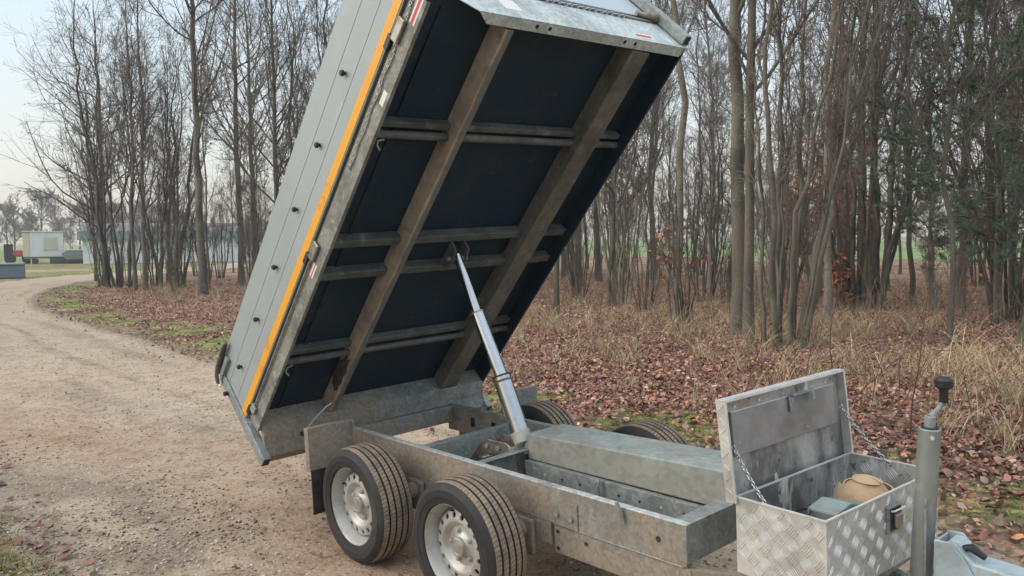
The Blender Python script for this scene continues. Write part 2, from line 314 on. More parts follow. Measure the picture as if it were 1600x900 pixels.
# ================================================================== SCATTER (uncountable)
def quads(P,size,asp,yaw,tilt,roll,colors,fold=.25):
    """leaf-like bent quads: 6 verts, 2 quads each"""
    n=len(P); loc=np.array([[-.5,-.35,0],[0,-.5,0],[.5,-.3,0],[.5,.3,0],[0,.5,0],[-.5,.35,0]])
    L=np.repeat(loc[None],n,0); L[:,:,0]*=size[:,None]; L[:,:,1]*=(size*asp)[:,None]
    L[:,[0,2,3,5],2]+=(size*fold)[:,None]
    ct,st=np.cos(tilt)[:,None],np.sin(tilt)[:,None]; X,Y,Z=L[...,0],L[...,1],L[...,2]
    X,Z=X*ct-Z*st,X*st+Z*ct
    cr,sr=np.cos(roll)[:,None],np.sin(roll)[:,None]; Y,Z=Y*cr-Z*sr,Y*sr+Z*cr
    cy,sy=np.cos(yaw)[:,None],np.sin(yaw)[:,None]; X,Y=X*cy-Y*sy,X*sy+Y*cy
    V=np.stack([X,Y,Z],-1)+P[:,None,:]
    base=np.arange(n)[:,None]*6; F=np.concatenate([base+[0,1,4,5],base+[1,2,3,4]],0)
    return V.reshape(-1,3),F,np.repeat(colors,6,0)
LC=np.array([[.15,.075,.057],[.19,.10,.078],[.25,.13,.09],[.10,.06,.052],[.32,.16,.085],[.25,.175,.135],[.17,.115,.09],[.07,.047,.043],[.31,.23,.185],[.23,.095,.06]])
LP=np.array([.15,.16,.13,.12,.05,.10,.14,.07,.05,.03]); LP=LP/LP.sum()
def ray_pts(n,x0,x1,y0,y1,seed):
    """random points, denser towards the viewer's side"""
    r=np.random.RandomState(seed); P=[];tot=0
    while tot<n:
        x=r.uniform(x0,x1,n*2); y=r.uniform(y0,y1,n*2); d=np.hypot(x-2.8,y+2.5); keep=r.rand(len(x))<np.clip((5.5/d)**1.5,0,1)
        P.append(np.stack([x[keep],y[keep]],-1)); tot+=keep.sum()
    return np.concatenate(P)[:n],r
P2,r=ray_pts(310000,-27,4.5,.9,22,5)
o_=-sdist(P2[:,0],P2[:,1]); pr=np.clip((o_+.25)/1.1,0.02,1)*np.clip(.35+1.1*fbm(P2[:,0],P2[:,1],.8,81),0,1)
pr=np.where(o_<-.3,.012,pr); mz=np.clip(1.6-np.abs(o_-.65)/.45,0,1)*np.clip((fbm(P2[:,0],P2[:,1],.7,11)-.40)*7,0,1); pr=pr*(1-.8*mz)
keep=r.rand(len(P2))<pr; P2=P2[keep]; n=len(P2)
ci=r.choice(len(LC),n,p=LP); lc=LC[ci]*(.95+1.0*r.rand(n,1))*np.array([1.08,1.,1.])
z=np.maximum(gz(P2[:,0],P2[:,1]),hgt(P2[:,0],P2[:,1])+.004)+.012+.02*r.rand(n)
V,F,C=quads(np.stack([P2[:,0],P2[:,1],z],-1),.016+.038*r.rand(n)**1.6,.5+.35*r.rand(n),r.rand(n)*6.28,r.randn(n)*.5,r.randn(n)*.5,lc,.15*r.randn(n))
tag(mesh_np('fallen_leaves',V,F,leaf_m,colors=C),None,None,kind='stuff')
# near left corner leaves + twigs
r=np.random.RandomState(8); n=7000; P2=np.stack([r.uniform(-5,0.5,n),r.uniform(-3.6,-1.3,n)],-1); o_=-sdist(P2[:,0],P2[:,1]); k=(r.rand(n)<np.clip((o_+.25)/.6,.05,1)); P2=P2[k]; n=len(P2)
lc=LC[r.choice(len(LC),n,p=LP)]*(.7+.6*r.rand(n,1)); z=np.maximum(gz(P2[:,0],P2[:,1]),hgt(P2[:,0],P2[:,1])+.004)+.01+.015*r.rand(n)
V,F,C=quads(np.stack([P2[:,0],P2[:,1],z],-1),.012+.05*r.rand(n)**2,.55+.35*r.rand(n),r.rand(n)*6.28,r.randn(n)*.3,r.randn(n)*.3,lc,.1)
tag(mesh_np('verge_leaves',V,F,leaf_m,colors=C),None,None,kind='stuff')
# blades
def blades(P,h,wid,lean,colors,seed,seg=3):
    r=np.random.RandomState(seed); n=len(P); az=r.rand(n)*6.28; d=np.stack([np.cos(az),np.sin(az)],-1)
    pa=r.rand(n)*6.28; s=np.stack([np.cos(pa),np.sin(pa)],-1)*wid[:,None]
    Vs=[]
    for i in range(seg+1):
        t=i/seg; c=np.empty((n,3)); c[:,:2]=P[:,:2]+d*(lean*h*t**1.8)[:,None]; c[:,2]=P[:,2]+h*(t-.35*lean*t*t)
        wd=(1-t*.85); a=c.copy(); a[:,:2]-=s*wd; b=c.copy(); b[:,:2]+=s*wd; Vs+=[a,b]
    V=np.stack(Vs,1); base=np.arange(n)[:,None]*(2*(seg+1)); F=np.concatenate([base+[2*i,2*i+1,2*i+3,2*i+2] for i in range(seg)],0)
    return V.reshape(-1,3),F,np.repeat(colors,2*(seg+1),0)
# dry grass in tufts on the right
P2,r=ray_pts(9500,-24,4.5,1.9,22,15); tn=fbm(P2[:,0],P2[:,1],1.8,91)
ofs=-sdist(P2[:,0],P2[:,1]); k=(ofs>1.2)&(tn>.50)&((ofs>2.3)|(r.rand(len(P2))<.22))&(r.rand(len(P2))<.36); P2=P2[k]
nb=24; rep=np.repeat(P2,nb,0); n=len(rep); rr=r.rayleigh(.05,n); aa=r.rand(n)*6.28; X=rep[:,0]+rr*np.cos(aa); Y=rep[:,1]+rr*np.sin(aa)
hh=np.repeat(.14+.40*r.rand(len(P2))**1.5,nb)*(.5+.7*r.rand(n)); bc=np.array([[.44,.33,.20],[.32,.22,.14],[.55,.44,.29],[.22,.23,.10]])[r.choice(4,n,p=[.4,.3,.2,.1])]*(.75+.5*r.rand(n,1))
V,F,C=blades(np.stack([X,Y,gz(X,Y)],-1),hh,.0022+.0018*r.rand(n),.4+1.0*r.rand(n),bc,16)
tag(mesh_np('dry_grass',V,F,grass_m,colors=C),None,None,kind='stuff')
# short moss / green grass on both verges
P2,r=ray_pts(42000,-20,4.5,-4,6,25); o_=-sdist(P2[:,0],P2[:,1]); rt=P2[:,1]>0; nn=fbm(P2[:,0],P2[:,1],.7,11)
k=((o_>.02)&(o_<1.7)&rt&(nn>.44)&(r.rand(len(P2))<np.clip(1-np.abs(o_-.75)/1.0,0,1)))|((~rt)&(o_>.03)&(nn>.36))
k&=(P2[:,0]<-1.0)|rt; P2=P2[k]; n=len(P2); low=P2[:,1]<0
hh=np.where(low,.04+.07*r.rand(n),.015+.035*r.rand(n)); bc=np.array([[.12,.17,.035],[.17,.20,.05],[.09,.12,.03],[.24,.22,.10]])[r.choice(4,n)]*(.8+.5*r.rand(n,1))
V,F,C=blades(np.stack([P2[:,0],P2[:,1],gz(P2[:,0],P2[:,1])-.003],-1),hh,.003+.002*r.rand(n),.3+.9*r.rand(n),bc,26,2)
r=np.random.RandomState(28); n=16000; X=r.uniform(-5,-.4,n); Y=r.uniform(-3.4,-1.35,n); k=(-sdist(X,Y)>-.02+.25*r.rand(n))&(fbm(X,Y,.45,13)+.12*r.rand(n)>.42); X,Y=X[k],Y[k]; n=len(X)
V2_,F2_,C2_=blades(np.stack([X,Y,gz(X,Y)-.003],-1),.03+.075*r.rand(n),.0016+.0014*r.rand(n),.4+1.0*r.rand(n),np.array([[.10,.15,.035],[.15,.19,.05],[.08,.11,.03],[.24,.22,.11]])[r.choice(4,n)]*(.8+.5*r.rand(n,1)),29,2)
F=np.concatenate([F,F2_+len(V)]); V=np.concatenate([V,V2_]); C=np.concatenate([C,C2_])
tag(mesh_np('verge_grass',V,F,grass_m,colors=C),None,None,kind='stuff')
# gravel stones on road
def stones(P,s,colors,seed):
    r=np.random.RandomState(seed); n=len(P); o=np.array([[1,0,0],[0,1,0],[-1,0,0],[0,-1,0],[0,0,.7],[0,0,-.7]])
    J=o[None]*(s[:,None,None])*(.7+.6*r.rand(n,6,1)); a=r.rand(n)*6.28; ca,sa=np.cos(a)[:,None],np.sin(a)[:,None]
    X=J[...,0]*ca-J[...,1]*sa; Y=J[...,0]*sa+J[...,1]*ca; V=np.stack([X,Y,J[...,2]],-1)+P[:,None]
    f=np.array([[0,1,4],[1,2,4],[2,3,4],[3,0,4],[1,0,5],[2,1,5],[3,2,5],[0,3,5]]); F=(np.arange(n)[:,None,None]*6+f[None]).reshape(-1,3)
    return V.reshape(-1,3),F,np.repeat(colors,6,0)
r=np.random.RandomState(33); N_=110000; X=r.uniform(-13,3,N_); Y=r.uniform(-3.2,1.7,N_); d=np.hypot(X-2.8,Y+2.5); tt=(Y-yl(X))/(yr(X)-yl(X))
k=(sdist(X,Y)>-.1)&(r.rand(N_)<np.clip((4/d)**1.3,0,1)*np.where(tt<.3,1.,.42)); X,Y,d,tt=X[k],Y[k],d[k],tt[k]; n=len(X)
SC=np.array([[.42,.36,.30],[.30,.24,.19],[.46,.42,.37],[.20,.15,.11],[.12,.09,.07]])[np.where(tt<.3,r.choice(5,n,p=[.3,.2,.15,.2,.15]),r.choice(5,n,p=[.35,.3,.04,.16,.15]))]*(.8+.4*r.rand(n,1))
s=.0025+.0075*r.rand(n)**2.2; s=np.where(tt<.3,s*1.25,s)
V,F,C=stones(np.stack([X,Y,hgt(X,Y)+.006],-1),s,SC,34)
tag(mesh_np('gravel_stones',V,F,stone_m,colors=C),None,None,kind='stuff')
r=np.random.RandomState(44); N_=9000; X=r.uniform(-14,3,N_); Y=r.uniform(-3.2,1.6,N_); d=np.hypot(X-2.8,Y+2.5)
k=(sdist(X,Y)>0)&(r.rand(N_)<np.clip((5/d)**1.2,0,1)*(.12+.6*(fbm(X,Y,1.1,47)>.52))); X,Y=X[k],Y[k]; n=len(X)
V,F,C=quads(np.stack([X,Y,hgt(X,Y)+.012],-1),.008+.022*r.rand(n)**2,.25+.5*r.rand(n),r.rand(n)*6.28,r.randn(n)*.35,r.randn(n)*.35,np.array([[.06,.045,.035],[.11,.08,.06],[.16,.10,.07]])[r.choice(3,n)]*(.7+.5*r.rand(n,1)),.15)
tag(mesh_np('road_debris',V,F,leaf_m,colors=C),None,None,kind='stuff')
# undergrowth stems (brambles, dead stalks)
def tubes_np(P,Rr,sides):
    n,k,_=P.shape; D=np.empty_like(P); D[:,1:-1]=P[:,2:]-P[:,:-2]; D[:,0]=P[:,1]-P[:,0]; D[:,-1]=P[:,-1]-P[:,-2]
    D/=np.linalg.norm(D,axis=-1,keepdims=True)+1e-9
    ref=np.where(np.abs(D[:,:1,2:3])>.8,np.array([1.,0,0]),np.array([0,0,1.])); A=np.cross(D,np.broadcast_to(ref,D.shape)); A/=np.linalg.norm(A,axis=-1,keepdims=True)+1e-9; B=np.cross(D,A)
    t=np.arange(sides)*2*np.pi/sides
    V=P[:,:,None]+Rr[:,:,None,None]*(A[:,:,None]*np.cos(t)[None,None,:,None]+B[:,:,None]*np.sin(t)[None,None,:,None])
    i=np.arange(n)[:,None,None]*k*sides+np.arange(k-1)[None,:,None]*sides; j=np.arange(sides)[None,None]; j2=(j+1)%sides
    F=np.stack([i+j,i+j2,i+sides+j2,i+sides+j],-1).reshape(-1,4)
    return V.reshape(-1,3),F
def cat(parts):
    Vs=[];Fs=[];k=0
    for V,F in parts: Vs.append(V); Fs.append(F+k); k+=len(V)
    return np.concatenate(Vs),np.concatenate(Fs)
def grow(P,Rr,m,t0,t1,Lf,ang,up,k,rng,rfac=.55,wob=.18,rend=.35):
    n,kk,_=P.shape; t=rng.uniform(t0,t1,(n,m)); f=t*(kk-1); i=np.minimum(f.astype(int),kk-2); fr=(f-i)[...,None]
    I=np.arange(n)[:,None]; a=P[I,i]; b=P[I,i+1]; p=a*(1-fr)+b*fr; d=b-a; seg=np.linalg.norm(d,axis=-1,keepdims=True); d=d/(seg+1e-9)
    r0=(Rr[I,i]*(1-fr[...,0])+Rr[I,i+1]*fr[...,0])*rfac
    plen=seg[...,0]*(kk-1); L=plen*Lf*(.6+.8*rng.rand(n,m))*(1.15-.6*t)
    q=rng.randn(n,m,3); q-=(q*d).sum(-1,keepdims=True)*d; q/=np.linalg.norm(q,axis=-1,keepdims=True)+1e-9
    an=ang*(.7+.6*rng.rand(n,m,1)); dd=d*np.cos(an)+q*np.sin(an)
    p=p.reshape(-1,3); dd=dd.reshape(-1,3); L=L.reshape(-1); r0=r0.reshape(-1); out=[p]; 
    for s in range(k-1):
        dd=dd+rng.randn(*dd.shape)*wob; dd[:,2]+=up; dd/=np.linalg.norm(dd,axis=-1,keepdims=True); p=p+dd*(L/(k-1))[:,None]; out.append(p)
    PP=np.stack(out,1); tt=np.linspace(1,rend,k)[None]; return PP,r0[:,None]*tt
def tree_arrays(seed,H,r0,cs=.35,nb=26,spread=.34,lean=(0,0),ns=8,ntw=8,up=.16,wob=.012,tmin=.0040,ang=.8,flare=1.35,bend=0.,sides=10):
    rng=np.random.RandomState(seed); K=18; t=np.linspace(0,1,K); P=np.zeros((1,K,3))
    wx=np.cumsum(rng.randn(K))*wob*H*.35; wy=np.cumsum(rng.randn(K))*wob*H*.35
    P[0,:,0]=(wx-wx[0])*t**.5+lean[0]*H*t+bend*H*t*t; P[0,:,1]=(wy-wy[0])*t**.5+lean[1]*H*t; P[0,:,2]=H*t-.05
    Rr=(r0*(1-t)**.8*.93+.07*r0)[None]; Rr[0,0]*=flare; 
    B,RB=grow(P,Rr,nb,cs,.98,spread,ang,up,9,rng,.42,.13,.25); RB=np.maximum(RB,tmin*1.4)
    S,RS=grow(B,RB,ns,.15,.98,.42,.75,up*.6,6,rng,.55,.18,.35); RS=np.maximum(RS,tmin*1.1)
    W,RW=grow(S,RS,ntw,.12,1.,.45,.7,.05,4,rng,.6,.22,.5); RW=np.maximum(RW,tmin)
    return (tubes_np(P,Rr,sides),tubes_np(B,RB,5)),(tubes_np(S,RS,3),tubes_np(W,RW,3)),(B,S,W)
def leaf_cloud(W,n,rng,size,cols):
    I=rng.randint(0,len(W),n); J=rng.randint(1,W.shape[1],n); P=W[I,J]+rng.randn(n,3)*.03
    V,F,C=quads(P,size*(.7+.6*rng.rand(n)),.5+.3*rng.rand(n),rng.rand(n)*6.28,rng.randn(n)*.9,rng.randn(n)*.9,cols[rng.randint(0,len(cols),n)]*(.75+.5*rng.rand(n,1)),.15)
    return V,F,C
REDL=np.array([[.26,.10,.06],[.28,.11,.07],[.42,.19,.11],[.22,.09,.06]])
class Proto: pass
def make_proto(seed,bk,tw,leaves=0,leaf_size=.07,leafband=None,**kw):
    p=Proto(); a,b,lv=tree_arrays(seed,**kw)
    V,F=cat(a); o=mesh_np('trunk',V,F,bk,smooth=True); p.trunk=o.data; bpy.data.objects.remove(o)
    V,F=cat(b); mi=np.zeros(len(F),int); Cc=np.zeros((len(V),3))
    if leaves:
        rng=np.random.RandomState(seed+77); Wt=lv[2]
        if leafband is not None:
            h=Wt[:,1,2]; Wt=Wt[(h>leafband[0])&(h<leafband[1])] if ((h>leafband[0])&(h<leafband[1])).sum()>10 else Wt
        V2,F2,C2=leaf_cloud(Wt,leaves,rng,leaf_size,REDL); F=np.concatenate([F,F2+len(V)]); V=np.concatenate([V,V2]); Cc=np.concatenate([Cc,C2]); mi=np.concatenate([mi,np.ones(len(F2),int)])
    o=mesh_np('crown',V,F,[tw,leaf_m],colors=Cc,mi=mi); p.crown=o.data; bpy.data.objects.remove(o)
    return p
def place_tree(p,x,y,label,group=None,rz=0.,s=1.,name='bare_tree',cat_='tree',dz=0.,sz=None):
    z=float(gz(x,y))-.03+dz; t=empty(name,(x,y,z),rz); t.scale=(s,s,sz or s); tag(t,label,cat_,group)
    a=bpy.data.objects.new('trunk',p.trunk); col.objects.link(a); a.parent=t
    b=bpy.data.objects.new('crown',p.crown); col.objects.link(b); b.parent=t
    return t
exec_trees=True
# ---- prototypes
pA=make_proto(1,bark,twig,H=13,r0=.115,cs=.28,nb=34,spread=.22,leaves=60,leafband=(2,7))
pB=make_proto(2,bark,twig,H=14,r0=.10,cs=.22,nb=38,spread=.21,lean=(.02,.01))
pC=make_proto(3,barkd,twigd,H=12,r0=.095,cs=.18,nb=38,spread=.26,leaves=120,leafband=(3,8))
pD=make_proto(4,barkb,twig,H=12,r0=.08,cs=.30,nb=30,spread=.24,wob=.03,bend=.05)
pE=make_proto(5,bark,twig,H=11,r0=.055,cs=.14,nb=30,spread=.20,wob=.03)
pF=make_proto(6,barkd,twigd,H=8,r0=.04,cs=.12,nb=28,spread=.22,wob=.035,ns=7,ntw=7)
pG=make_proto(7,barkm,twig,H=13,r0=.14,cs=.26,nb=32,spread=.28,flare=1.6,leaves=90,leafband=(2,7))
pH=make_proto(8,bark,twig,H=12,r0=.08,cs=.22,nb=36,spread=.22,ang=.65,up=.22)
pI=make_proto(9,barkd,twigd,H=12.5,r0=.12,cs=.16,nb=46,spread=.34,ang=1.0,leaves=160,leafband=(3,8),up=.10)
def multi_proto(seed,n,H,r0,spread,bk,tw):
    p=Proto(); rng=np.random.RandomState(seed); A=[];B=[]
    for i in range(n):
        az=rng.rand()*6.28; l=.05+.17*rng.rand(); a,b,_=tree_arrays(seed*50+i,H=H*(.55+.6*rng.rand()),r0=r0*(.5+.8*rng.rand()),cs=.35,nb=9,spread=.20,lean=(math.cos(az)*l,math.sin(az)*l),ns=5,ntw=5,wob=.03,bend=.03*rng.randn(),sides=6,flare=1.1,ang=.6,up=.2)
        off=np.array([math.cos(az)*spread*(.2+.8*rng.rand()),math.sin(az)*spread*(.2+.8*rng.rand()),0.])
        A+=[(v+off,f) for v,f in a]; B+=[(v+off,f) for v,f in b]
    V,F=cat(A); o=mesh_np('trunk',V,F,bk,smooth=True); p.trunk=o.data; bpy.data.objects.remove(o)
    V,F=cat(B); o=mesh_np('crown',V,F,tw); p.crown=o.data; bpy.data.objects.remove(o); return p
pM1=multi_proto(11,13,6.5,.032,.28,bark,twig); pM2=multi_proto(12,12,6.0,.022,.30,barkb,twig); pM3=multi_proto(13,11,9,.05,.45,barkd,twigd)
# ---- named trees, right side of the picture
place_tree(pA,-3.09,6.72,'thick straight grey trunk, stoutest of the trees just right of the raised bed',rz=.6,s=.86,sz=1.0)
place_tree(pB,-2.62,6.19,'dark leaning trunk touching the right side of the stout grey trunk',rz=2.2,s=.62,sz=.9)
place_tree(pD,-5.27,8.33,'curved pale birch with a leafy shoot low on its trunk, near the bed',rz=2.4,s=.86,sz=1.0,name='birch_tree')
place_tree(pM1,-1.88,5.68,'clump of thin grey stems splaying from one base behind the open toolbox lid',name='multi_stem_shrub',cat_='shrub')
place_tree(pM2,-8.37,10.45,'clump of pale thin upright shoots left of the curved birch',name='multi_stem_shrub',cat_='shrub',rz=1.)
place_tree(pD,-2.78,8.46,'slim birch with peeling pale patches right of the splayed stem clump',rz=5.0,s=.68,sz=1.0,name='birch_tree')
place_tree(pG,-6.02,16.39,'left one of a pair of trunks behind orange beech leaves',rz=1.5,s=.8,sz=1.)
place_tree(pB,-5.57,15.96,'right one of a pair of trunks behind orange beech leaves',rz=4.5,s=.95)
place_tree(pF,-.64,6.99,'thin pale young tree between the beech leaves and the mossy trunk',rz=.3,s=.8,sz=1.)
mt=place_tree(pG,-.02,7.52,'mossy broad based trunk at the right edge of the photo',rz=2.6,s=.72); mt.rotation_euler=(Matrix.Rotation(R(8),3,Vector((-.744,.668,0)))@Matrix.Rotation(R(150),3,'Z')).to_euler()
place_tree(pC,-2.81,13.44,'dark trunk behind the young pine branches',rz=2.0,s=.8)
place_tree(pE,-4.07,14.46,'slender dark trunk left of the young pine',rz=3.3)
place_tree(pH,-3.2,17.47,'tall trunk beyond the pine near the right edge',rz=.9,s=1.1)
place_tree(pC,-6.9,7.2,'short dark trunk right beside the raised bed edge',rz=4.,s=.55)
place_tree(pB,-13.62,14.82,'trunk with a mossy foot seen right beside the bed edge',rz=4.7)
place_tree(pC,-15.83,18.12,'dark trunk behind the pale shoot clump',rz=5.5,s=1.15)
place_tree(pH,-14.92,19.88,'dark straight trunk left of the curved birch, by the green field',rz=.4,s=1.2)
place_tree(pE,-17.9,26.44,'leaning thin pale trunk right of the curved birch',rz=1.4,s=1.2)
place_tree(pD,-10.05,16.19,'slim birch between the curved birch and the stout trunk',rz=3.6,s=.8,name='birch_tree')
# ---- named trees, left side
place_tree(pI,-27.71,5.97,'leaning forked tree at the left end of the wood, low limbs spreading over the road',rz=3.6,s=.80)
place_tree(pC,-31.17,6.6,'thin trunk just beside the forked tree at the end of the wood',rz=1.0,s=.62)
place_tree(pM3,-24.71,5.56,'dense clump of dark stems right of the forked tree',name='multi_stem_shrub',cat_='shrub')
place_tree(pH,-23.2,5.55,'dark trunk in the middle of the left stem clump',rz=2.1,s=.78)
place_tree(pB,-22.59,5.65,'right hand trunk of the left stem clump',rz=3.9,s=.72)
place_tree(pM3,-24.5,6.9,'dark stem clump behind the left clump, towards the white building',name='multi_stem_shrub',cat_='shrub',rz=2.)
place_tree(pA,-19.14,6.02,'stout lichen spotted tree standing forward of the left wood',rz=.8,s=.95,sz=1.0)
place_tree(pA,-22.92,8.76,'tall trunk between the stout lichened tree and the grey side board',rz=3.1,s=.95)
place_tree(pG,-31.49,13.17,'tall trunk against the white building wall',rz=1.2,s=1.0)
place_tree(pC,-16.5,6.9,'narrow trunk closest to the grey side board',rz=5.1,s=.8)
# ---- the unsingled wood
rng=np.random.RandomState(101); protos=[pH,pE,pF,pE,pF,pM3,pE,pF,pH,pE]
pts=[]
def ok(x,y,dm): return all((x-a)**2+(y-b)**2>dm*dm for a,b in pts)
cnt=0
while cnt<66:
    x=rng.uniform(-24,4); y=rng.uniform(8,36)
    dx_,dy_=x-2.83,y+2.53; fwd=-.7432*dx_+.6665*dy_; lat=.668*dx_+.7441*dy_; px_=800+1284*lat/fwd
    if 1370<px_<1580 and y<18: continue
    if -sdist(np.array(x),np.array(y))<4.5 or not ok(x,y,1.0): continue
    pts.append((x,y)); cnt+=1
    p=protos[rng.randint(len(protos))]
    place_tree(p,x,y,'bare leafless tree standing deeper in the wood behind the trailer','bare trees deeper in the wood',rz=rng.rand()*6.28,s=rng.uniform(.8,1.15))
cnt=0
while cnt<72:
    x=rng.uniform(-36,-15); y=rng.uniform(6.5,24); 
    if -sdist(np.array(x),np.array(y))<2.0 or not ok(x,y,1.2): continue
    pts.append((x,y)); cnt+=1
    p=protos[rng.randint(len(protos))]
    place_tree(p,x,y,'bare leafless tree in the wood beyond the road bend','bare trees beyond the bend',rz=rng.rand()*6.28,s=rng.uniform(.75,1.05)*(.55 if x<-26 else .74))
cnt=0
while cnt<62:
    if cnt<40: x=rng.uniform(-19,3); y=rng.uniform(7,26)
    else: x=rng.uniform(-34,-17); y=rng.uniform(4.5,13)
    if -sdist(np.array(x),np.array(y))<(4.0 if cnt<40 else 1.0): continue
    cnt+=1; p=[pM1,pM2,pM3][rng.randint(3)]
    place_tree(p,x,y,'low many stemmed bush standing between the wood trunks','low bushes among the trunks',rz=rng.rand()*6.28,s=rng.uniform(.22,.5),name='bush',cat_='bush')
# far trees on the horizon
pFar=make_proto(21,barkd,twig,H=8,r0=.16,cs=.2,nb=26,spread=.42,ang=1.0,tmin=.022,ns=8,ntw=6); pFar2=make_proto(22,barkd,twig,H=8,r0=.14,cs=.15,nb=30,spread=.36,ang=.9,tmin=.02,ns=8,ntw=6)
c_=np.array([2.83,-2.53])
def polar(px,d):
    v=np.array([(px-800)/1284.2*.668-.7432,(px-800)/1284.2*.7441+.6665]); v/=np.linalg.norm(v); return c_+v*d
for i in range(26):
    px=-40+i*14+rng.uniform(-6,6); d=rng.uniform(125,165); q=polar(px,d); place_tree([pFar,pFar2][i%2],float(q[0]),float(q[1]),'small bare tree on the far horizon beyond the field','bare trees on the far horizon',rz=rng.rand()*6.28,s=rng.uniform(.65,1.05))
for i in range(30):
    px=880+i*26+rng.uniform(-9,9); d=rng.uniform(90,150); q=polar(px,d); place_tree([pFar,pFar2][i%2],float(q[0]),float(q[1]),'small bare tree beyond the bright green field','bare trees beyond the green field',rz=rng.rand()*6.28,s=rng.uniform(.55,.9))
# undergrowth stalks
P2,r=ray_pts(900,-19,4.5,2.6,20,55); k=(-sdist(P2[:,0],P2[:,1])>1.3)&(fbm(P2[:,0],P2[:,1],1.5,95)>.42); P2=P2[k]; n=len(P2)
P=np.zeros((n,5,3)); P[:,0,:2]=P2; P[:,0,2]=gz(P2[:,0],P2[:,1])-.02; d=np.zeros((n,3)); d[:,:2]=r.randn(n,2)*.35; d[:,2]=1; Ls=.35+.8*r.rand(n)**1.5
for i in range(1,5):
    d[:,:2]+=r.randn(n,2)*.13; d/=np.linalg.norm(d,axis=1,keepdims=True); P[:,i]=P[:,i-1]+d*(Ls/4)[:,None]
Rr=np.linspace(1,.4,5)[None]*(.0032+.003*r.rand(n))[:,None]; S,RS=grow(P,Rr,5,.25,1.,.35,.6,.02,3,r,.6,.2,.5); RS=np.maximum(RS,.0018)
V,F=cat([tubes_np(P,Rr,4),tubes_np(S,RS,3)]); tag(mesh_np('bramble_stems',V,F,stem_m),None,None,kind='stuff')
# beech saplings with orange leaves
def beech(x,y,label,seed,H=3.2,n=1400,band=(.8,3.)):
    rng=np.random.RandomState(seed); a,b,lv=tree_arrays(seed,H=H,r0=.03,cs=.2,nb=14,spread=.42,ns=6,ntw=5,ang=1.2,up=.02,wob=.03,tmin=.0025,sides=6)
    t=empty('beech_sapling',(x,y,float(gz(x,y))-.03)); tag(t,label,'tree')
    V,F=cat(a); mesh_np('trunk',V,F,bark,t,smooth=True); V,F=cat(b); mesh_np('crown',V,F,twig,t)
    V2,F2,C2=leaf_cloud(lv[2],int(n*1.1),rng,.062,np.array([[.38,.13,.065],[.31,.11,.055],[.42,.19,.10],[.24,.095,.055]])); mesh_np('leaves',V2,F2,leaf_m,t,colors=C2)
beech(-6.4,15.2,'beech sapling holding orange brown leaves by the paired trunks',61,H=3.6,n=1500)
beech(-4.5,12.2,'low beech sapling with orange leaves at the foot of the paired trunks',62,H=.9,n=500)
beech(-5.2,14.0,'rust leaved beech sapling between the paired trunks and the pines',67,H=3.4,n=1500)
beech(-9.3,21.,'orange leaved beech sapling left of the paired trunks, far back',63,H=3.4,n=900)
beech(-1.2,13.5,'orange leaved beech sapling behind the pine, at the right edge',64,H=3.6,n=900)
beech(-15.5,23.5,'orange leaved beech sapling by the dark trunks near the green field',65,H=2.6,n=700)
beech(-5.35,8.25,'leafy beech shoot pressed against the curved birch trunk',66,H=1.5,n=160)
# young pines
needle=attr_mat('pine_needle_colours',.8)
def pine(x,y,label,seed,H=4.5,nb=30,n=16000):
    rng=np.random.RandomState(seed); a,b,lv=tree_arrays(seed,H=H,r0=.05,cs=.22,nb=nb,spread=.34,ns=7,ntw=4,ang=1.25,up=.03,wob=.02,sides=7)
    t=empty('pine_tree',(x,y,float(gz(x,y))-.03)); tag(t,label,'tree')
    V,F=cat(a); mesh_np('trunk',V,F,bark,t,smooth=True)
    W=lv[1]; I=rng.randint(0,len(W),n//10); J=rng.randint(2,W.shape[1],n//10); c=np.repeat(W[I,J],10,0); n2=len(c)
    d=rng.randn(n2,3)*np.array([1,1,.7])+np.array([0,0,.25]); d/=np.linalg.norm(d,axis=1,keepdims=True); s=np.cross(d,rng.randn(n2,3)); s/=np.linalg.norm(s,axis=1,keepdims=True)
    L=(.07+.05*rng.rand(n2))[:,None]; V2=np.stack([c-s*.004,c+s*.004,c+d*L],1).reshape(-1,3); F2=np.arange(n2*3).reshape(-1,3)
    C2=np.repeat(np.array([[.08,.14,.085],[.11,.17,.10],[.06,.11,.07],[.14,.19,.12]])[rng.randint(0,4,n2//10+1)].repeat(10,0)[:n2],3,0)
    V3,F3=cat(b); o=mesh_np('crown',V2,F2,needle,t,colors=C2); mesh_np('branches',V3,F3,twigd,t)
pine(-1.3,10.6,'young pine with soft blue green needles behind the thin pale tree',71,H=4.6,n=42000)
pine(-3.2,13.2,'larger young pine behind the slender trunks, left of the other pine',72,H=4.6,n=36000)
pine(.3,9.8,'young pine at the very right edge beside the mossy trunk',73,H=4.2,n=26000)
pine(-5.5,24,'tall dense pine far back in the wood',74,H=8.5,nb=46,n=30000)
pine(-2.0,21,'tall dense pine far back near the right edge',75,H=8.0,nb=46,n=30000)

# ================================================================== BACKGROUND THINGS
def place_bg(root_name,label,cat_,px,d,dz=0,rz=None):
    q=polar(px,d); a=math.atan2(q[1]-c_[1],q[0]-c_[0])
    return tag(empty(root_name,(float(q[0]),float(q[1]),dz),a if rz is None else rz),label,cat_)
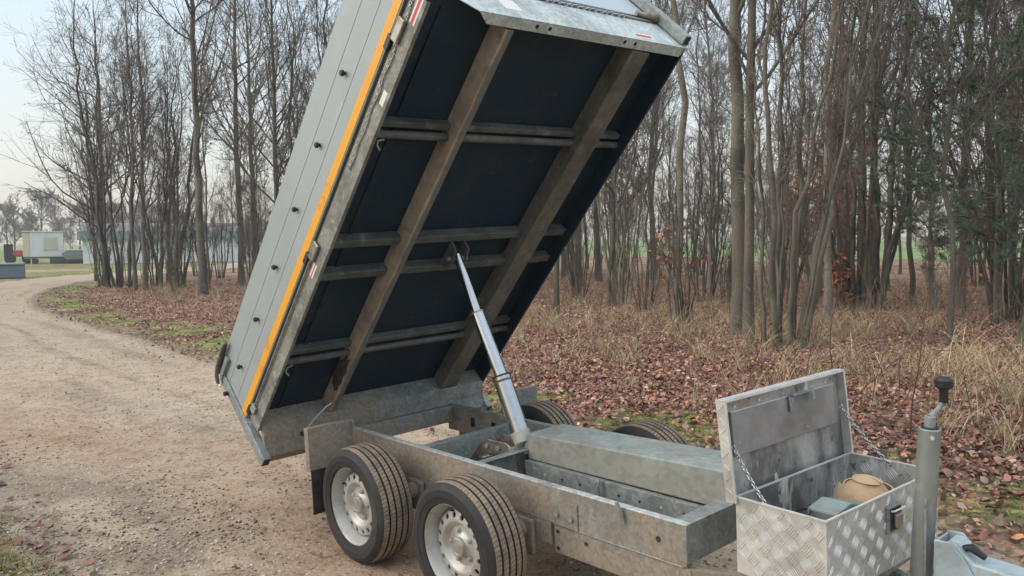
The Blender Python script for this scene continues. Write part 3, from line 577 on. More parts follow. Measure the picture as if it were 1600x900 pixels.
# local frame: +X away from the viewer, +Y to the left
hut=place_bg('site_cabin','white box cabin on wheels with a cream end and a curtained window','cabin',70,70)
MB().box((-.9,-1.32,.55),(1.3,.82,2.35)).build('wall',wht,hut,.02)
MB().box((-.9,.83,.55),(1.3,1.28,2.3)).build('end_panel',crmpaint,hut,.02)
MB().box((-1.0,-1.36,2.36),(1.4,1.32,2.42)).build('roof',white,hut)
wn=MB().box((-.93,-.95,1.02),(-.905,-.02,2.0)).build('window',crmpaint,hut); MB().box((-.945,-.88,1.10),(-.932,-.09,1.9)).build('pane',wglass,wn)
MB().box((-.8,-1.2,.42),(1.2,1.2,.54)).build('chassis',galv,hut)
for yy in (-1.0,.55): MB().tube([(-.7,yy,.25),(-.5,yy,.25)],.25,16).build('wheel',rubber,hut)
for yy in (.75,-.55): MB().box((-.85,yy,0),(-.79,yy+.06,.42)).build('leg',white,hut)
bld=place_bg('low_building','long low white walled building with a teal roof edge behind the left trees','building',300,66)
MB().box((0,-7.5,0),(6,7.2,1.75)).build('wall',wht,bld)
MB().box((-.3,-7.8,1.75),(6.3,7.5,2.35)).build('roof_edge',mat('teal_fascia',(.20,.30,.32),.6),bld)
mr_=MB(); mr_.prism([(-.3,2.35),(3,3.0),(6.3,2.35)],-7.8,7.5,lambda a,b,h:(a,h,b)); mr_.build('roof',mat('grey_roof_sheet',(.17,.165,.16),.8,0,[((.12,.12,.12),.8,.45,.6)]),bld)
skip=place_bg('parked_trailer','dark grey trailer body cut off by the left edge of the photo','trailer',4,41)
mb=MB(); mb.prism([(-.75,.05),(-.62,.62),(.62,.62),(.75,.05)],-.85,1.6,lambda a,b,h:(a,h,b)); mb.build('body',mat('slate_grey_paint',(.11,.135,.16),.5,.2),skip,.02)
MB().box((-.68,-.86,.60),(.68,1.5,.66)).build('rim',galv,skip)
mb=MB(); mb.prism([(0.2,.66),(1.6,.66),(1.6,1.35)],-.1,-.05,lambda a,b,h:(h,a,b)); mb.build('tarpaulin',mat('maroon_cover',(.16,.045,.045),.7),skip)
MB().box((-.4,-.75,.0),(-.2,-.5,.1)).build('foot',galv,skip)
trac=place_bg('small_tractor','small red tractor half hidden behind the cabin','tractor',33,72)
MB().box((-.4,-.6,.55),(.5,.5,1.05)).build('bonnet',mat('faded_red_paint',(.42,.07,.06),.5),trac,.08)
MB().box((-.4,.4,.4),(.5,1.0,1.5)).build('seat_frame',blackp,trac,.03)
for yy in (-.5,.6): MB().tube([(-.5,yy,.38),(-.3,yy,.38)],.38,18).build('wheel',rubber,trac)
beamstk=place_bg('timber_stack','low dark stack of beams right of the cabin','timber stack',104,69)
for k in range(3): MB().box((-.3+.2*k,-1.0,.02+.17*k),(.2+.1*k,1.0,.18+.17*k)).build('beam',mat('dark_timber',(.05,.055,.07),.8),beamstk,.01)
crt=place_bg('pink_block','pale pinkish block lying beside the dark timber stack','block',116.5,69)
MB().box((-.3,-.28,.0),(.2,.28,.38)).build('block',mat('pinkish_concrete',(.45,.33,.29),.8),crt,.03); 
boat=place_bg('covered_boat','grey boat with a white rail beyond the grass, left of the wood','boat',128,68)
mb=MB(); mb.prism([(-1.3,.35),(-.9,1.0),(1.0,1.0),(1.25,.75),(.9,.3)],-.6,.6,lambda a,b,h:(h,a,b)); mb.build('hull',mat('boat_grey',(.20,.21,.21),.6),boat,.08)
MB().box((-.64,-.9,1.0),(.64,.9,1.07)).build('rail',white,boat); MB().box((-.5,-.6,1.3),(.5,.6,1.38)).build('canopy',white,boat)
for yy in (-.5,.5): MB().box((-.5,yy-.04,1.07),(-.44,yy+.04,1.3)).build('post',galv,boat)
MB().box((-.5,-.8,0),(.5,.8,.32)).build('cradle',darkhole,boat)

# ================================================================== TRAILER (built level, then laid on the sloping road)
TR=Matrix(((1.0,-0.0025,-0.0088,0),(0.0022,0.9993,-0.0384,0),(0.0089,0.0384,0.9992,0.004),(0,0,0,1)))
trailer=tag(bpy.data.objects.new('tipper_trailer',None),'galvanised twin axle tipper trailer with its grey bed tipped up beside the wood','trailer'); col.objects.link(trailer); trailer.matrix_world=TR
TH=0.832; CS,SN=math.cos(TH),math.sin(TH); HX,HZ=-1.0504,.5358
def bed(u,v,y): return (HX+u*CS-v*SN,y,HZ+u*SN+v*CS)
HR,HW,XB,XF=.4938,.3441,-.8659,1.2485
I3=lambda x,y,z:(x,y,z)
def part(mb,name,m_,parent=None,bevel=.002,**k): return mb.build(name,m_,parent or trailer,bevel,**k)
# --- chassis rails
nr=MB(); nr.box((XB,-HW,.352),(XF,-HW+.004,HR)); nr.box((XB,-HW+.0005,HR-.002),(XF,-HW+.032,HR+.002),1); nr.box((XB,-HW+.004,.352),(XF,-HW+.032,.356)); near_rail=part(nr,'side_rail',[frame_m,galv_top],bevel=.0015)
fr_=MB(); holes=[(-.665,-.625),(-.49,-.45),(-.25,-.21),(-.10,-.06),(.45,.49)]
hx=XB; z0h,z1h=.395,.445; yy0,yy1=HW-.004-.0,HW
fr_.box((XB,HW-.034,HR-.004),(XF,HW-.004,HR)); 
fr_.box((XB,HW-.034,.352),(XF,HW-.030,z0h)); fr_.box((XB,HW-.034,z1h),(XF,HW-.030,HR-.004))
xx=XB
for a,b in holes: fr_.box((xx,HW-.034,z0h),(a,HW-.030,z1h)); xx=b
fr_.box((xx,HW-.034,z0h),(XF,HW-.030,z1h)); fr_.box((XB,HW-.004,.352),(XF,HW,HR))
part(fr_,'side_rail',frame_m,bevel=0)
# --- cross members of the frame
cm=MB().box((XB,-HW+.034,.40),(XB+.045,HW-.036,HR-.003)); part(cm,'cross_member',frame_m)
cm=MB(); cm.box((XF-.065,-HW+.002,HR+.0015-.004),(XF+.003,HW,HR+.0015)); cm.box((XF-.001,-HW+.002,.362),(XF+.003,HW,HR-.003)); cm.box((XF-.065,-HW+.034,.40),(XF-.061,HW-.036,HR-.003)); part(cm,'cross_member',galv)
cm=MB(); cm.box((.13,-HW+.034,.36),(.134,HW-.036,HR-.004)); cm.box((.134,-HW+.034,HR-.008),(.175,HW-.036,HR-.004)); part(cm,'cross_member',galv)
cm=MB(); cm.box((-.30,-HW+.034,.36),(-.25,HW-.036,HR-.012)); part(cm,'cross_member',galv)
# lower longitudinals / drawbar arms
for s in (-1,1):
    lw=MB(); ya,yb=(-HW+.002,-HW+.03) if s<0 else (HW-.03,HW-.002); lw.box((-.78,ya,.262),(.615,yb,.350)); part(lw,'lower_rail',frame_m)
    db=MB(); n0=s*(HW-.016)
    P_=[(.632,n0),(1.26,n0),(1.82,s*.05)]
    for (xa,ya),(xb_,yb_) in zip(P_[:-1],P_[1:]):
        ln=math.hypot(xb_-xa,yb_-ya); ang=math.atan2(yb_-ya,xb_-xa); ca,sa=math.cos(ang),math.sin(ang)
        f=lambda x,y,z,xa=xa,ya=ya,ca=ca,sa=sa:(xa+x*ca-y*sa,ya+x*sa+y*ca,z)
        db.box((0,-.013,.238),(ln+.004,.013,.349),xf=f)
    part(db,'drawbar_arm',frame_m)
# bolted plate, bolts, hook, holes on the near rail
pl=MB(); pl.box((.641,-HW-.006,.352),(.765,-HW-.0005,.452)); pl=part(pl,'bolt_plate',frame_m)
for bx,bz in ((.660,.398),(.735,.394)): MB().tube([(bx,-HW-.005,bz),(bx,-HW-.015,bz)],.012,6).build('bolt',galv,pl)
for bx,bz in ((.655,.325),(.655,.26),(.80,.315)): MB().tube([(bx,-HW-.0005,bz),(bx,-HW-.0035,bz)],.007,10).build('rivet',darkhole,trailer)
for bx,bz in ((.20,.43),(.20,.405),(-.55,.44),(1.135,.42)): MB().tube([(bx,-HW+.001,bz),(bx,-HW-.001,bz)],.005 if bx<1 else .011,12).build('drain_hole',darkhole,trailer)
hk=MB(); hk.tube([(.990,-HW-.008,.44),(.986,-HW-.014,.475),(.972,-HW-.02,.515)],[.007,.009,.006],8); part(hk,'lashing_hook',galv,smooth=True,bevel=0)
rw=random.Random(9)
def weld(a,b,r_=.0035,n=None):
    a=Vector(a); b=Vector(b); n=n or max(6,int((b-a).length/.006)); pts=[a.lerp(b,i/n)+Vector((rw.uniform(-.0006,.0006),0,rw.uniform(-.0006,.0006))) for i in range(n+1)]
    return MB().tube(pts,[r_*(.75+.5*rw.random()) for _ in pts],6).build('weld_bead',galv,trailer,0,smooth='all')
weld((XF+.002,-HW-.001,.364),(XF+.002,-HW-.001,HR-.002)); weld((.641,-HW-.001,.352),(.641,-HW-.001,.452)); weld((.632,-HW-.001,.351),(XF-.01,-HW-.001,.351),.0025); weld((XB+.046,-HW+.036,.40),(XB+.046,-HW+.036,HR-.004)); weld((.13,-HW+.036,.40),(.13,-HW+.036,HR-.004))
# central tank box inside the frame
tb=MB(); fn=lambda a,b,h:(a,h,b)
tb.prism([(.165,.445),(.165,.562),(1.20,.592),(1.20,.45)],-.035,.195,fn); tank=part(tb,'tank_cover',mat('weathered_zinc_cover',(.28,.32,.31),.6,.1,[((.24,.265,.25),2.2,.45,.6),((.21,.24,.235),9,.5,.68),((.40,.44,.43),22,.62,.75)],(60,.2,.002)),bevel=.006)
add_dust_tone(tank.data.materials[0],(.25,.235,.195),((.232,0,-8.),4.33),5,.12,.8,.7)  # side shading put into the colour: beige below the sky-reflecting top
add_spangle(tank.data.materials[0],45,.12)
tr=MB(); tr.box((.175,-.062,.34),(1.183,-.038,.447)); tr.box((.175,-.075,.338),(1.183,-.062,.342)); tray=part(tr,'inner_channel',galv)
for k in range(9):
    xx=.30+k*.105; MB().tube([(xx,-.061,.405),(xx,-.0645,.405)],.006,8).build('bolt_hole',darkhole if k%3 else aluedge,tray)
MB().tube([(.63,-.075,.38),(.63,-.085,.43),(.628,-.075,.462)],.005,6).build('clip',galv,tray)
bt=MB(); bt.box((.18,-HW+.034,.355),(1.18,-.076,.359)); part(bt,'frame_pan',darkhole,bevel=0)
# axles & wheels
def wheel_mesh():
    y=0
    def xf(a,b,c): return (a,-c,b)
    xo=lambda a,b,c: (a,-(c+.016),b)     # axis: c>0 = outer side (-Y)
    t=MB(); W2=.0925
    prof=[(.172,-.070),(.180,-.088),(.205,-.0925),(.232,-.0925),(.247,-.084),(.257,-.074)]; mats=[0,0,0,0,0]
    zs=-.074
    gro=[-.047,-.016,.016,.047]
    def rad(z): return .2640-.006*(abs(z)/.075)**2.2
    for g in gro:
        prof+= [(rad(g-.0045),g-.0045),(rad(g)-.009,g-.003),(rad(g)-.009,g+.003),(rad(g+.0045),g+.0045)]; mats+=[1,2,2,2]
    prof+=[(.257,.074),(.247,.084),(.232,.0925),(.2315,.094),(.205,.0945),(.2035,.0925),(.180,.088),(.172,.070)]; mats+=[1,0,0,0,0,0,0,0]
    t.lathe(prof,xf,96,mats+[0]*(len(prof)-1-len(mats)))
    rm=MB(); rm.lathe([(.170,-.075),(.178,-.078),(.1785,-.072),(.168,-.066),(.158,-.03),(.152,.0),(.158,.03),(.166,.060),(.176,.071),(.1785,.078),(.174,.081),(.168,.072),(.163,.058),(.153,.034),(.147,.012),(.147,-.01)],xf,72)
    rm.lathe([(.1465,.006),(.141,.020),(.136,.025)],xo,96)
    # vented ring
    nh=16; r0,r1=.110,.136; ze=lambda rr:.025+ (.136-rr)/.026*.006
    for k in range(nh):
        a0=2*math.pi*k/nh; da=2*math.pi/nh; outer=[];inner=[]; n=16
        sq=[]
        for i in range(4): sq+= [((-1,-1),(1,-1),(1,1),(-1,1))[i]]
        for i in range(4):
            ax_,ay_=sq[i]; bx_,by_=sq[(i+1)%4]
            for j in range(4):
                f=j/4; outer.append((ax_+(bx_-ax_)*f,ay_+(by_-ay_)*f))
        vs=[];
        for (p,q) in outer:
            rr=(r0+r1)/2+q*(r1-r0)/2; aa=a0+p*da/2; vs.append(xo(rr*math.cos(aa),rr*math.sin(aa),ze(rr)))
        for (p,q) in outer:
            l=math.hypot(p,q); p2,q2=p/l,q/l; rr=.1235+q2*.0122; aa=a0+p2*.0112/.1235; vs.append(xo(rr*math.cos(aa),rr*math.sin(aa),ze(rr)))
        for (p,q) in outer:
            l=math.hypot(p,q); p2,q2=p/l,q/l; rr=.1235+q2*.0112; aa=a0+p2*.0102/.1235; vs.append(xo(rr*math.cos(aa),rr*math.sin(aa),ze(rr)-.006))
        N=16; fs=[(i,(i+1)%N,N+(i+1)%N,N+i) for i in range(N)]+[(N+i,N+(i+1)%N,2*N+(i+1)%N,2*N+i) for i in range(N)]
        rm.add(vs,fs,0)
    rm.lathe([(.110,.031),(.102,.0325),(.095,.029),(.086,.017),(.078,.010),(.060,.010),(.050,.015),(.041,.024),(.039,.024)],xo,72)
    rm.lathe([(.146,-.02),(.03,-.024)],xo,48,mi=1)
    hc=MB(); hc.lathe([(.0395,.018),(.0385,.032),(.034,.038),(.030,.0385),(.028,.036),(.001,.036)],xo,40)
    nuts=[]
    for k in range(5):
        a=2*math.pi*k/5+.3; cx_,cz_=.061*math.cos(a),.061*math.sin(a); b=MB(); b.tube([xo(cx_,cz_,.008),xo(cx_,cz_,.020),xo(cx_,cz_,.026)],[.0105,.0095,.006],8); nuts.append(b)
    vv=MB(); vv.tube([xf(-.128,.045,.02),xf(-.134,.048,.052)],.004,6)
    return t,rm,hc,nuts,vv
tyre_side=mat('tyre_sidewall',(.013,.0135,.0145),.7,0,[((.035,.031,.027),5,.45,.7)],(30,.15,.001))
add_dust_tone(tyre_side,(.17,.135,.105),((0,0,0),-.2),7,.25,.9,.2)
tread=mat('dusty_tread',(.27,.205,.15),.9,0,[((.15,.12,.095),9,.47,.64),((.36,.28,.205),25,.55,.7)],None)
# transverse sipes on the tread: angle-based stripes
N=tread.node_tree.nodes; L=tread.node_tree.links; b=N['Principled BSDF']
tc=N.new('ShaderNodeTexCoord'); sx=N.new('ShaderNodeSeparateXYZ'); L.new(tc.outputs['Object'],sx.inputs[0])
at=N.new('ShaderNodeMath'); at.operation='ARCTAN2'; L.new(sx.outputs[0],at.inputs[0]); L.new(sx.outputs[2],at.inputs[1])
zz=N.new('ShaderNodeMath'); zz.operation='MULTIPLY'; zz.inputs[1].default_value=190.; L.new(sx.outputs[1],zz.inputs[0])
zs_=N.new('ShaderNodeMath'); zs_.operation='SINE'; L.new(zz.outputs[0],zs_.inputs[0])
ph=N.new('ShaderNodeMath'); ph.operation='MULTIPLY_ADD'; L.new(at.outputs[0],ph.inputs[0]); ph.inputs[1].default_value=92.; L.new(zs_.outputs[0],ph.inputs[2])
sn_=N.new('ShaderNodeMath'); sn_.operation='SINE'; L.new(ph.outputs[0],sn_.inputs[0])
mr=N.new('ShaderNodeMapRange'); mr.inputs[1].default_value=.86; mr.inputs[2].default_value=.95; mr.inputs[4].default_value=.75; L.new(sn_.outputs[0],mr.inputs[0])
mx=N.new('ShaderNodeMix'); mx.data_type='RGBA'; mx.inputs[7].default_value=(.03,.026,.022,1); src=b.inputs['Base Color'].links[0].from_socket
L.new(mr.outputs[0],mx.inputs[0]); L.new(src,mx.inputs[6]); L.new(mx.outputs[2],b.inputs['Base Color'])
bp=N.new('ShaderNodeBump'); bp.invert=True; bp.inputs['Strength'].default_value=1; bp.inputs['Distance'].default_value=.004; L.new(mr.outputs[0],bp.inputs['Height']); L.new(bp.outputs[0],b.inputs['Normal'])
AX=.366
def make_wheel(x,y,flip,spin):
    t,rm,hc,nuts,vv=wheel_mesh()
    e=t.build('wheel',[tyre_side,tread,darkhole],trailer,0,smooth=True)
    e.matrix_local=Matrix.Translation((x,y,.264))@Matrix.Rotation(math.pi if flip else 0,4,'Z')@Matrix.Rotation(spin,4,'Y')
    rm.build('rim',[rimm,darkhole],e,0,smooth=True); hc.build('hub_cap',rimm,e,0,smooth=True)
    for nmb in nuts: nmb.build('wheel_bolt',rimm,e,0)
    vv.build('valve',blackp,e,0)
    return e
YW=.6397-.085
make_wheel(-AX,-YW,False,.2); make_wheel(AX,-YW,False,1.0)
make_wheel(-AX,YW,True,.5); make_wheel(AX,YW,True,1.3)
for xx in (-AX,AX):
    ab=MB(); ab.box((xx+.10-.04,-HW-.01,.255),(xx+.10+.04,HW+.01,.335)); part(ab,'axle_tube',frame_m)
    for s in (-1,1):
        aa=MB(); aa.tube([(xx+.10,s*(HW+.012),.295),(xx+.10,s*(HW+.06),.295)],.038,14); aa.tube([(xx+.10,s*(HW+.045),.295),(xx,s*(HW+.045),.264)],.025,8); aa.tube([(xx,s*(HW+.04),.264),(xx,s*(HW+.12),.264)],.10,28); part(aa,'suspension_arm',frame_m,bevel=0,smooth=True)
        bb=MB(); bb.box((xx+.05,s*(HW+.002) if s>0 else -HW-.022,.20),(xx+.17,s*(HW+.022) if s>0 else -HW-.002,.345)); part(bb,'axle_bracket',frame_m,bevel=.012)
# mud flaps
for s,(xx,ya,yb,zt) in ((-1,(-.68,-.66,-.424,.575)),(1,(-.62,.50,.775,.55))):
    mf=MB(); mf.box((xx-.003,ya,zt-.205),(xx,yb,zt)); mf.box((xx-.035,ya,zt-.004),(xx-.003,yb,zt)); 
    if s<0: mf.box((xx-.04,ya-.003,zt-.21),(xx+.0,ya,zt)); mf.box((xx,yb-.003,zt-.13),(xx+.022,yb,zt-.001))
    else: mf.box((xx-.03,yb-.003,zt-.2),(xx-.003,yb,zt-.004))
    f=part(mf,'mudguard_plate',frame_m)
    rb=MB(); rb.box((xx-.009,ya+.004,zt-.42),(xx-.0035,yb-.02,zt-.19)); rb.build('rubber_flap',rubber,f)
    st_=MB(); st_.box((xx-.03,min(s*(HW-.002),(ya if s>0 else yb)),.40),(xx-.005,max(s*(HW-.002),(ya if s>0 else yb)),.43)); st_.build('bracket',frame_m,f)

# --- hydraulic ram
J=[(.0803,0,.5508),(-.0275,0,.7913),(-.1830,0,1.0832),(-.3186,0,1.3583)]
ram=MB().tube([(.132,0,.452),(.0803,0,.5508)],[.040,.0465],32)
ram=ram.build('hydraulic_ram',zincw,trailer,.002,smooth=True)
def lerp(a,b,t): return tuple(a[i]+(b[i]-a[i])*t for i in range(3))
MB().tube([J[0],lerp(J[0],J[1],1.0)],.0435,36).build('outer_sleeve',chrome,ram,0,smooth=True)
MB().tube([lerp(J[0],J[1],.90),lerp(J[0],J[1],.94)],.0441,36).build('rust_collar',rust,ram,0,smooth=True)
MB().tube([lerp(J[0],J[1],.995),lerp(J[0],J[1],1.025)],.0455,36).build('collar',blackp,ram,0,smooth=True)
MB().tube([J[1],J[2]],.031,32).build('middle_sleeve',chrome,ram,0,smooth=True)
MB().tube([lerp(J[1],J[2],.985),lerp(J[1],J[2],1.01)],.0325,32).build('collar',chromed,ram,0,smooth=True)
MB().tube([J[2],J[3]],.0215,28).build('inner_rod',chrome,ram,0,smooth=True)
MB().tube([(.10,-.075,.475),(.10,.075,.475)],.02,14).build('pivot_pin',galv,ram,0,smooth=True)
# cradle below
for s in (-1,1):
    ck=MB(); yb=.052*s; pts_=[(-.215,.385),(-.15,.462),(-.09,.500),(.05,.500),(.128,.455),(.128,.43),(.06,.425),(-.02,.435),(-.09,.43),(-.16,.405),(-.20,.375)]
    ck.prism(pts_,yb-.006,yb+.006,lambda a,b,h:(a,h,b)); ck=part(ck,'ram_cradle_plate',chromed,bevel=.003)
    for bx,bz in ((-.085,.468),(-.005,.47)): MB().tube([(bx,yb-.008,bz),(bx,yb-.016,bz)] if s<0 else [(bx,yb+.008,bz),(bx,yb+.016,bz)],.013,6).build('bolt',galv,ck)
MB().tube([(-.21,-.06,.378),(-.12,-.075,.40),(-.02,-.08,.415),(.09,-.07,.43)],.009,8).build('hydraulic_hose',rubber,trailer,0,smooth=True)
cp=MB(); cp.box((.133,-.075,.40),(.143,.075,.52)); part(cp,'stop_plate',chromed)

# ================= the tipping bed
U1=2.3441; BW=.7377
bf=MB(); bf.box((-.02,-BW+.06,.095),(U1-.01,BW-.06,.108),xf=lambda u,y,v:bed(u,v,y)); tipbed=bf.build('tipping_bed',floor_m,trailer,0)
def bpart(mb,name,m_,bevel=.002,parent=None,**k): return mb.build(name,m_,parent or tipbed,bevel,**k)
BX=lambda u,y,v:bed(u,v,y)
PF=lambda a,b,h:bed(a,b,h)      # (u,v) poly along y
YF=lambda a,b,h:bed(h,b,a)      # (y,v) poly along u
# side rails (C section) both sides
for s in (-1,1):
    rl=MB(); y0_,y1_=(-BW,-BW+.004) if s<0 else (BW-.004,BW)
    rl.box((-.03,y0_,0),(U1-.004,y1_,.098),xf=BX); 
    if s<0: rl.box((-.03,-BW+.004,0),(U1-.004,-BW+.016,.004),xf=BX); rl.box((-.03,-BW+.004,.094),(U1-.004,-BW+.065,.098),xf=BX)
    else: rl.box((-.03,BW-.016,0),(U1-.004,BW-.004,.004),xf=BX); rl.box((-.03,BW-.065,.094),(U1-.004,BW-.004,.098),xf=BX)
    bpart(rl,'side_sill',sill_m if s<0 else floor_m)  # far sill's shaded look put into its colour: dark floor plate tone
# inner stiffener fold seen on the floor next to the sills
sf=MB(); sf.box((.0,-.605,.086),(U1-.05,-.585,.0945),xf=BX); bpart(sf,'floor_rib',floor_m,0)
# side boards
for s in (-1,1):
    y_=s*BW; pts_=[(.124,0)]
    for g in (.252,.366): pts_+=[(g-.0018,0),(g-.0008,-.004),(g+.0008,-.004),(g+.0018,0)]
    pts_+=[(.490,0),(.496,-.006),(.496,-.024),(.124,-.024)]
    sb=MB(); sb.prism(pts_,-.065,U1-.002,lambda a,b,h,s=s:bed(h,a,s*(BW+b+.001))); bo=bpart(sb,'side_board',side_m,0)
    tp=MB(); e0,e1=(-BW-.0035,-BW-.0015) if s<0 else (BW+.0015,BW+.0035); tp.box((-.066,e0,.130),(U1,e1,.178),xf=BX); tp.build('reflective_strip',orange,bo,0)
    for k in range(7):
        u=.1197+.3472*k; v=.311; kb=MB(); kb.tube([bed(u,v,s*(BW+.001)),bed(u,v,s*(BW+.010)),bed(u,v,s*(BW+.011)),bed(u,v,s*(BW+.020)),bed(u,v,s*(BW+.024))],[.007,.007,.0125,.0125,.009],14); kb.build('tarp_knob',blackp,bo,0,smooth=True)
# dark strip painted for the shadow in the gap + hinge bar
hb=MB(); hb.box((-.02,-BW+.008,.0985),(U1-.02,-BW+.018,.1235),xf=BX); bpart(hb,'hinge_gap_shade',rubber,0)
hr_=MB(); hr_.tube([bed(.05,.084,-BW-.008),bed(1.06,.084,-BW-.008)],.005,8); bpart(hr_,'hinge_rod',galv,0,smooth=True)
for u0 in (2.135,1.07,.03):
    hg=MB(); hg.box((u0,-BW-.016,.060),(u0+.095 if u0>1 else u0+.05,-BW-.001,.104),xf=BX); hg=bpart(hg,'hinge_block',chromed if u0>1 else galv,.005)
    h2=MB(); h2.box((u0-.05,-BW-.014,.100),(u0+.01,-BW-.002,.128),xf=BX); h2.build('hinge_leaf',blackp,hg,.003)
# chain lying along the sill
def chain(pts,link,wire,name,m_,parent,xfp=None):
    pts=[Vector(p) for p in pts]; cum=[0]
    for a,b in zip(pts[:-1],pts[1:]): cum.append(cum[-1]+(b-a).length)
    n=max(2,int(cum[-1]/(link*.78))); mb=MB()
    def at_(s):
        for i in range(len(pts)-1):
            if s<=cum[i+1]+1e-9:
                f=(s-cum[i])/(cum[i+1]-cum[i]+1e-9); return pts[i].lerp(pts[i+1],f),(pts[i+1]-pts[i]).normalized()
        return pts[-1],(pts[-1]-pts[-2]).normalized()
    for k in range(n):
        c,d=at_(cum[-1]*(k+.5)/n); up=Vector((0,0,1)) if abs(d.z)<.9 else Vector((1,0,0)); a=d.cross(up).normalized(); b=d.cross(a)
        e=a if k%2 else b
        ring=[c+d*(link/2-wire)*math.cos(t)*1.0+e*(link*.28)*math.sin(t) for t in [2*math.pi*i/10 for i in range(11)]]
        mb.tube(ring,wire,5,cap=False)
    return mb.build(name,m_,parent,0,smooth='all')
zchain=mat('zinc_chain',(.46,.46,.46),.28,.9)
rsn=random.Random(4); cp_=[bed(2.33-.04*i,.072-.0005*i+.004*math.sin(i*1.7)+rsn.uniform(-.003,.003),-BW-.005-rsn.uniform(0,.002)) for i in range(20)]
chain(cp_,.019,.0022,'tailgate_chain',zchain,tipbed)
# long beams
nb_=MB(); nb_.box((-.05,-.347,.0),(U1-.055,-.304,.0945),xf=BX); nbm=bpart(nb_,'long_beam',beam_m,.004)
rj=random.Random(2); pc=MB()
ring=[(.0,.02),(.02,.05),(.015,.07),(.05,.075),(.07,.095),(.11,.088),(.14,.1),(.19,.08),(.2,.06),(.245,.055),(.23,.03),(.25,.015),(.19,.012),(.17,-.002),(.12,.008),(.08,-.002),(.05,.012),(.03,.004)]
pc.prism([(.16+a*1.0,.004+b*.9) for a,b in ring],-.347-.010,-.3475,PF); pc.build('mud_patch',mat('dark_mud',(.055,.045,.04),.95,0,[((.09,.075,.06),20,.5,.65)],(60,1,.01)),nbm,.004)
fb_=MB(); fb_.box((-.10,.395,.035-.035),(U1-.055,.515,.0945-.052),xf=BX); fb_.box((-.10,.400,.0425),(U1-.055,.51,.0945),xf=BX); bpart(fb_,'long_beam',beam2_m,.004)
# cross members under the floor
def segs(fn):
    for a,b in ((-BW+.018,-.348),(-.303,.394),(.516,BW-.018)): fn(a,b)
def xm(u0,u1,v0,lip=None):
    mb=MB()
    def f(a,b):
        mb.box((u0,a,v0),(u1,b,.0945),xf=BX)
        if lip: mb.box((lip[0],a,lip[2]),(lip[1],b,lip[3]),xf=BX)
    segs(f); return bpart(mb,'cross_member',cross_m,.004)
xa_=xm(1.787,1.815,.055); mb=MB(); segs(lambda a,b: mb.tube([bed(1.757,.052,a),bed(1.757,.052,b)],.017,10)); bpart(mb,'cross_tube',cross_m,0,smooth=True)
xm(1.165,1.205,.042); xm(.972,1.012,.042)
xm(.468,.50,.055); mb=MB(); segs(lambda a,b: mb.tube([bed(.428,.052,a),bed(.428,.052,b)],.017,10)); bpart(mb,'cross_tube',cross_m,0,smooth=True)
for u in (1.74,.41): MB().tube([bed(u,.04,-.655),bed(u,.03,-.69),bed(u-.008,.012,-.70),bed(u-.025,.002,-.685)],.0042,6).build('tie_hook',galv,tipbed,0,smooth=True)
# ram head bracket
for yb in (-.045,.035):
    hb=MB(); hb.prism([(1.012,.05),(1.03,.0),(1.09,-.022),(1.155,-.008),(1.165,.05)],yb,yb+.008,PF); bpart(hb,'ram_head_plate',cross_m,.003)
MB().tube([bed(1.09,.004,-.06),bed(1.09,.004,.06)],.012,12).build('ram_head_pin',galv,tipbed,0,smooth=True)
# rear beam under the bed + rear posts + latch + tailboard
rb=MB(); rb.prism([(.012,.093),(.008,-.004),(-.052,-.062),(-.088,-.118),(-.100,-.112),(-.066,-.05),(-.03,.0),(-.03,.093)],-BW+.02,BW-.02,PF); rb=bpart(rb,'rear_beam',frame_m,.002)
rbb=MB(); rbb.box((-.135,-BW+.04,-.122),(-.088,BW-.04,-.112),xf=BX); bpart(rbb,'rear_beam_lip',frame_m)
for yy,vv in ((-.575,-.06),(-.56,-.055)): pass
MB().tube([bed(-.040,-.048,-.50),bed(-.052,-.060,-.50)],.022,14).build('drain_hole',darkhole,rb,0)
MB().tube([bed(-.045,-.056,-.50),bed(.05,-.05,-.47),bed(.10,-.02,-.40),bed(.09,0.,-.36)],.004,6).build('cable',aluedge,rb,0,smooth=True)
for s in (-1,1):
    y0_,y1_=(-BW-.012,-BW+.030) if s<0 else (BW-.030,BW+.012)
    ps=MB(); ps.box((-.128,y0_,-.145),(-.068,y1_,.43),xf=BX); ps=bpart(ps,'rear_post',galv,.004)
    MB().box((-.122,y0_+.006,-.1462),(-.074,y1_-.006,-.1445),xf=BX).build('post_opening',darkhole,ps)
    yl_=-BW-.02 if s<0 else BW+.02
    lt=MB(); lt.tube([bed(-.150,.43,yl_),bed(-.125,.462,yl_),bed(-.08,.475,yl_),bed(.08,.488,yl_),bed(.12,.482,yl_)],[.009,.014,.017,.014,.009],12); lt=bpart(lt,'latch_handle',cross_m,0,smooth=True)
    MB().box((-.12,min(yl_,s*BW),.42),(.05,max(yl_,s*BW)+.0,.452),xf=BX).build('latch_plate',galv,lt,.003)
    MB().tube([bed(-.13,.40,yl_),bed(-.16,.44,yl_),bed(-.12,.49,yl_),bed(-.09,.44,yl_),bed(-.13,.40,yl_)],.006,6).build('latch_ring',aluedge,lt,0,smooth=True)
    MB().tube([bed(-.112,.33,s*(BW+.012)),bed(-.112,.33,s*(BW+.034))],.012,10).build('tarp_knob',blackp,ps,0)
tg=MB(); tg.box((-.098,-BW+.032,.115),(-.072,BW-.032,.49),xf=BX); bpart(tg,'tailboard',side_m)
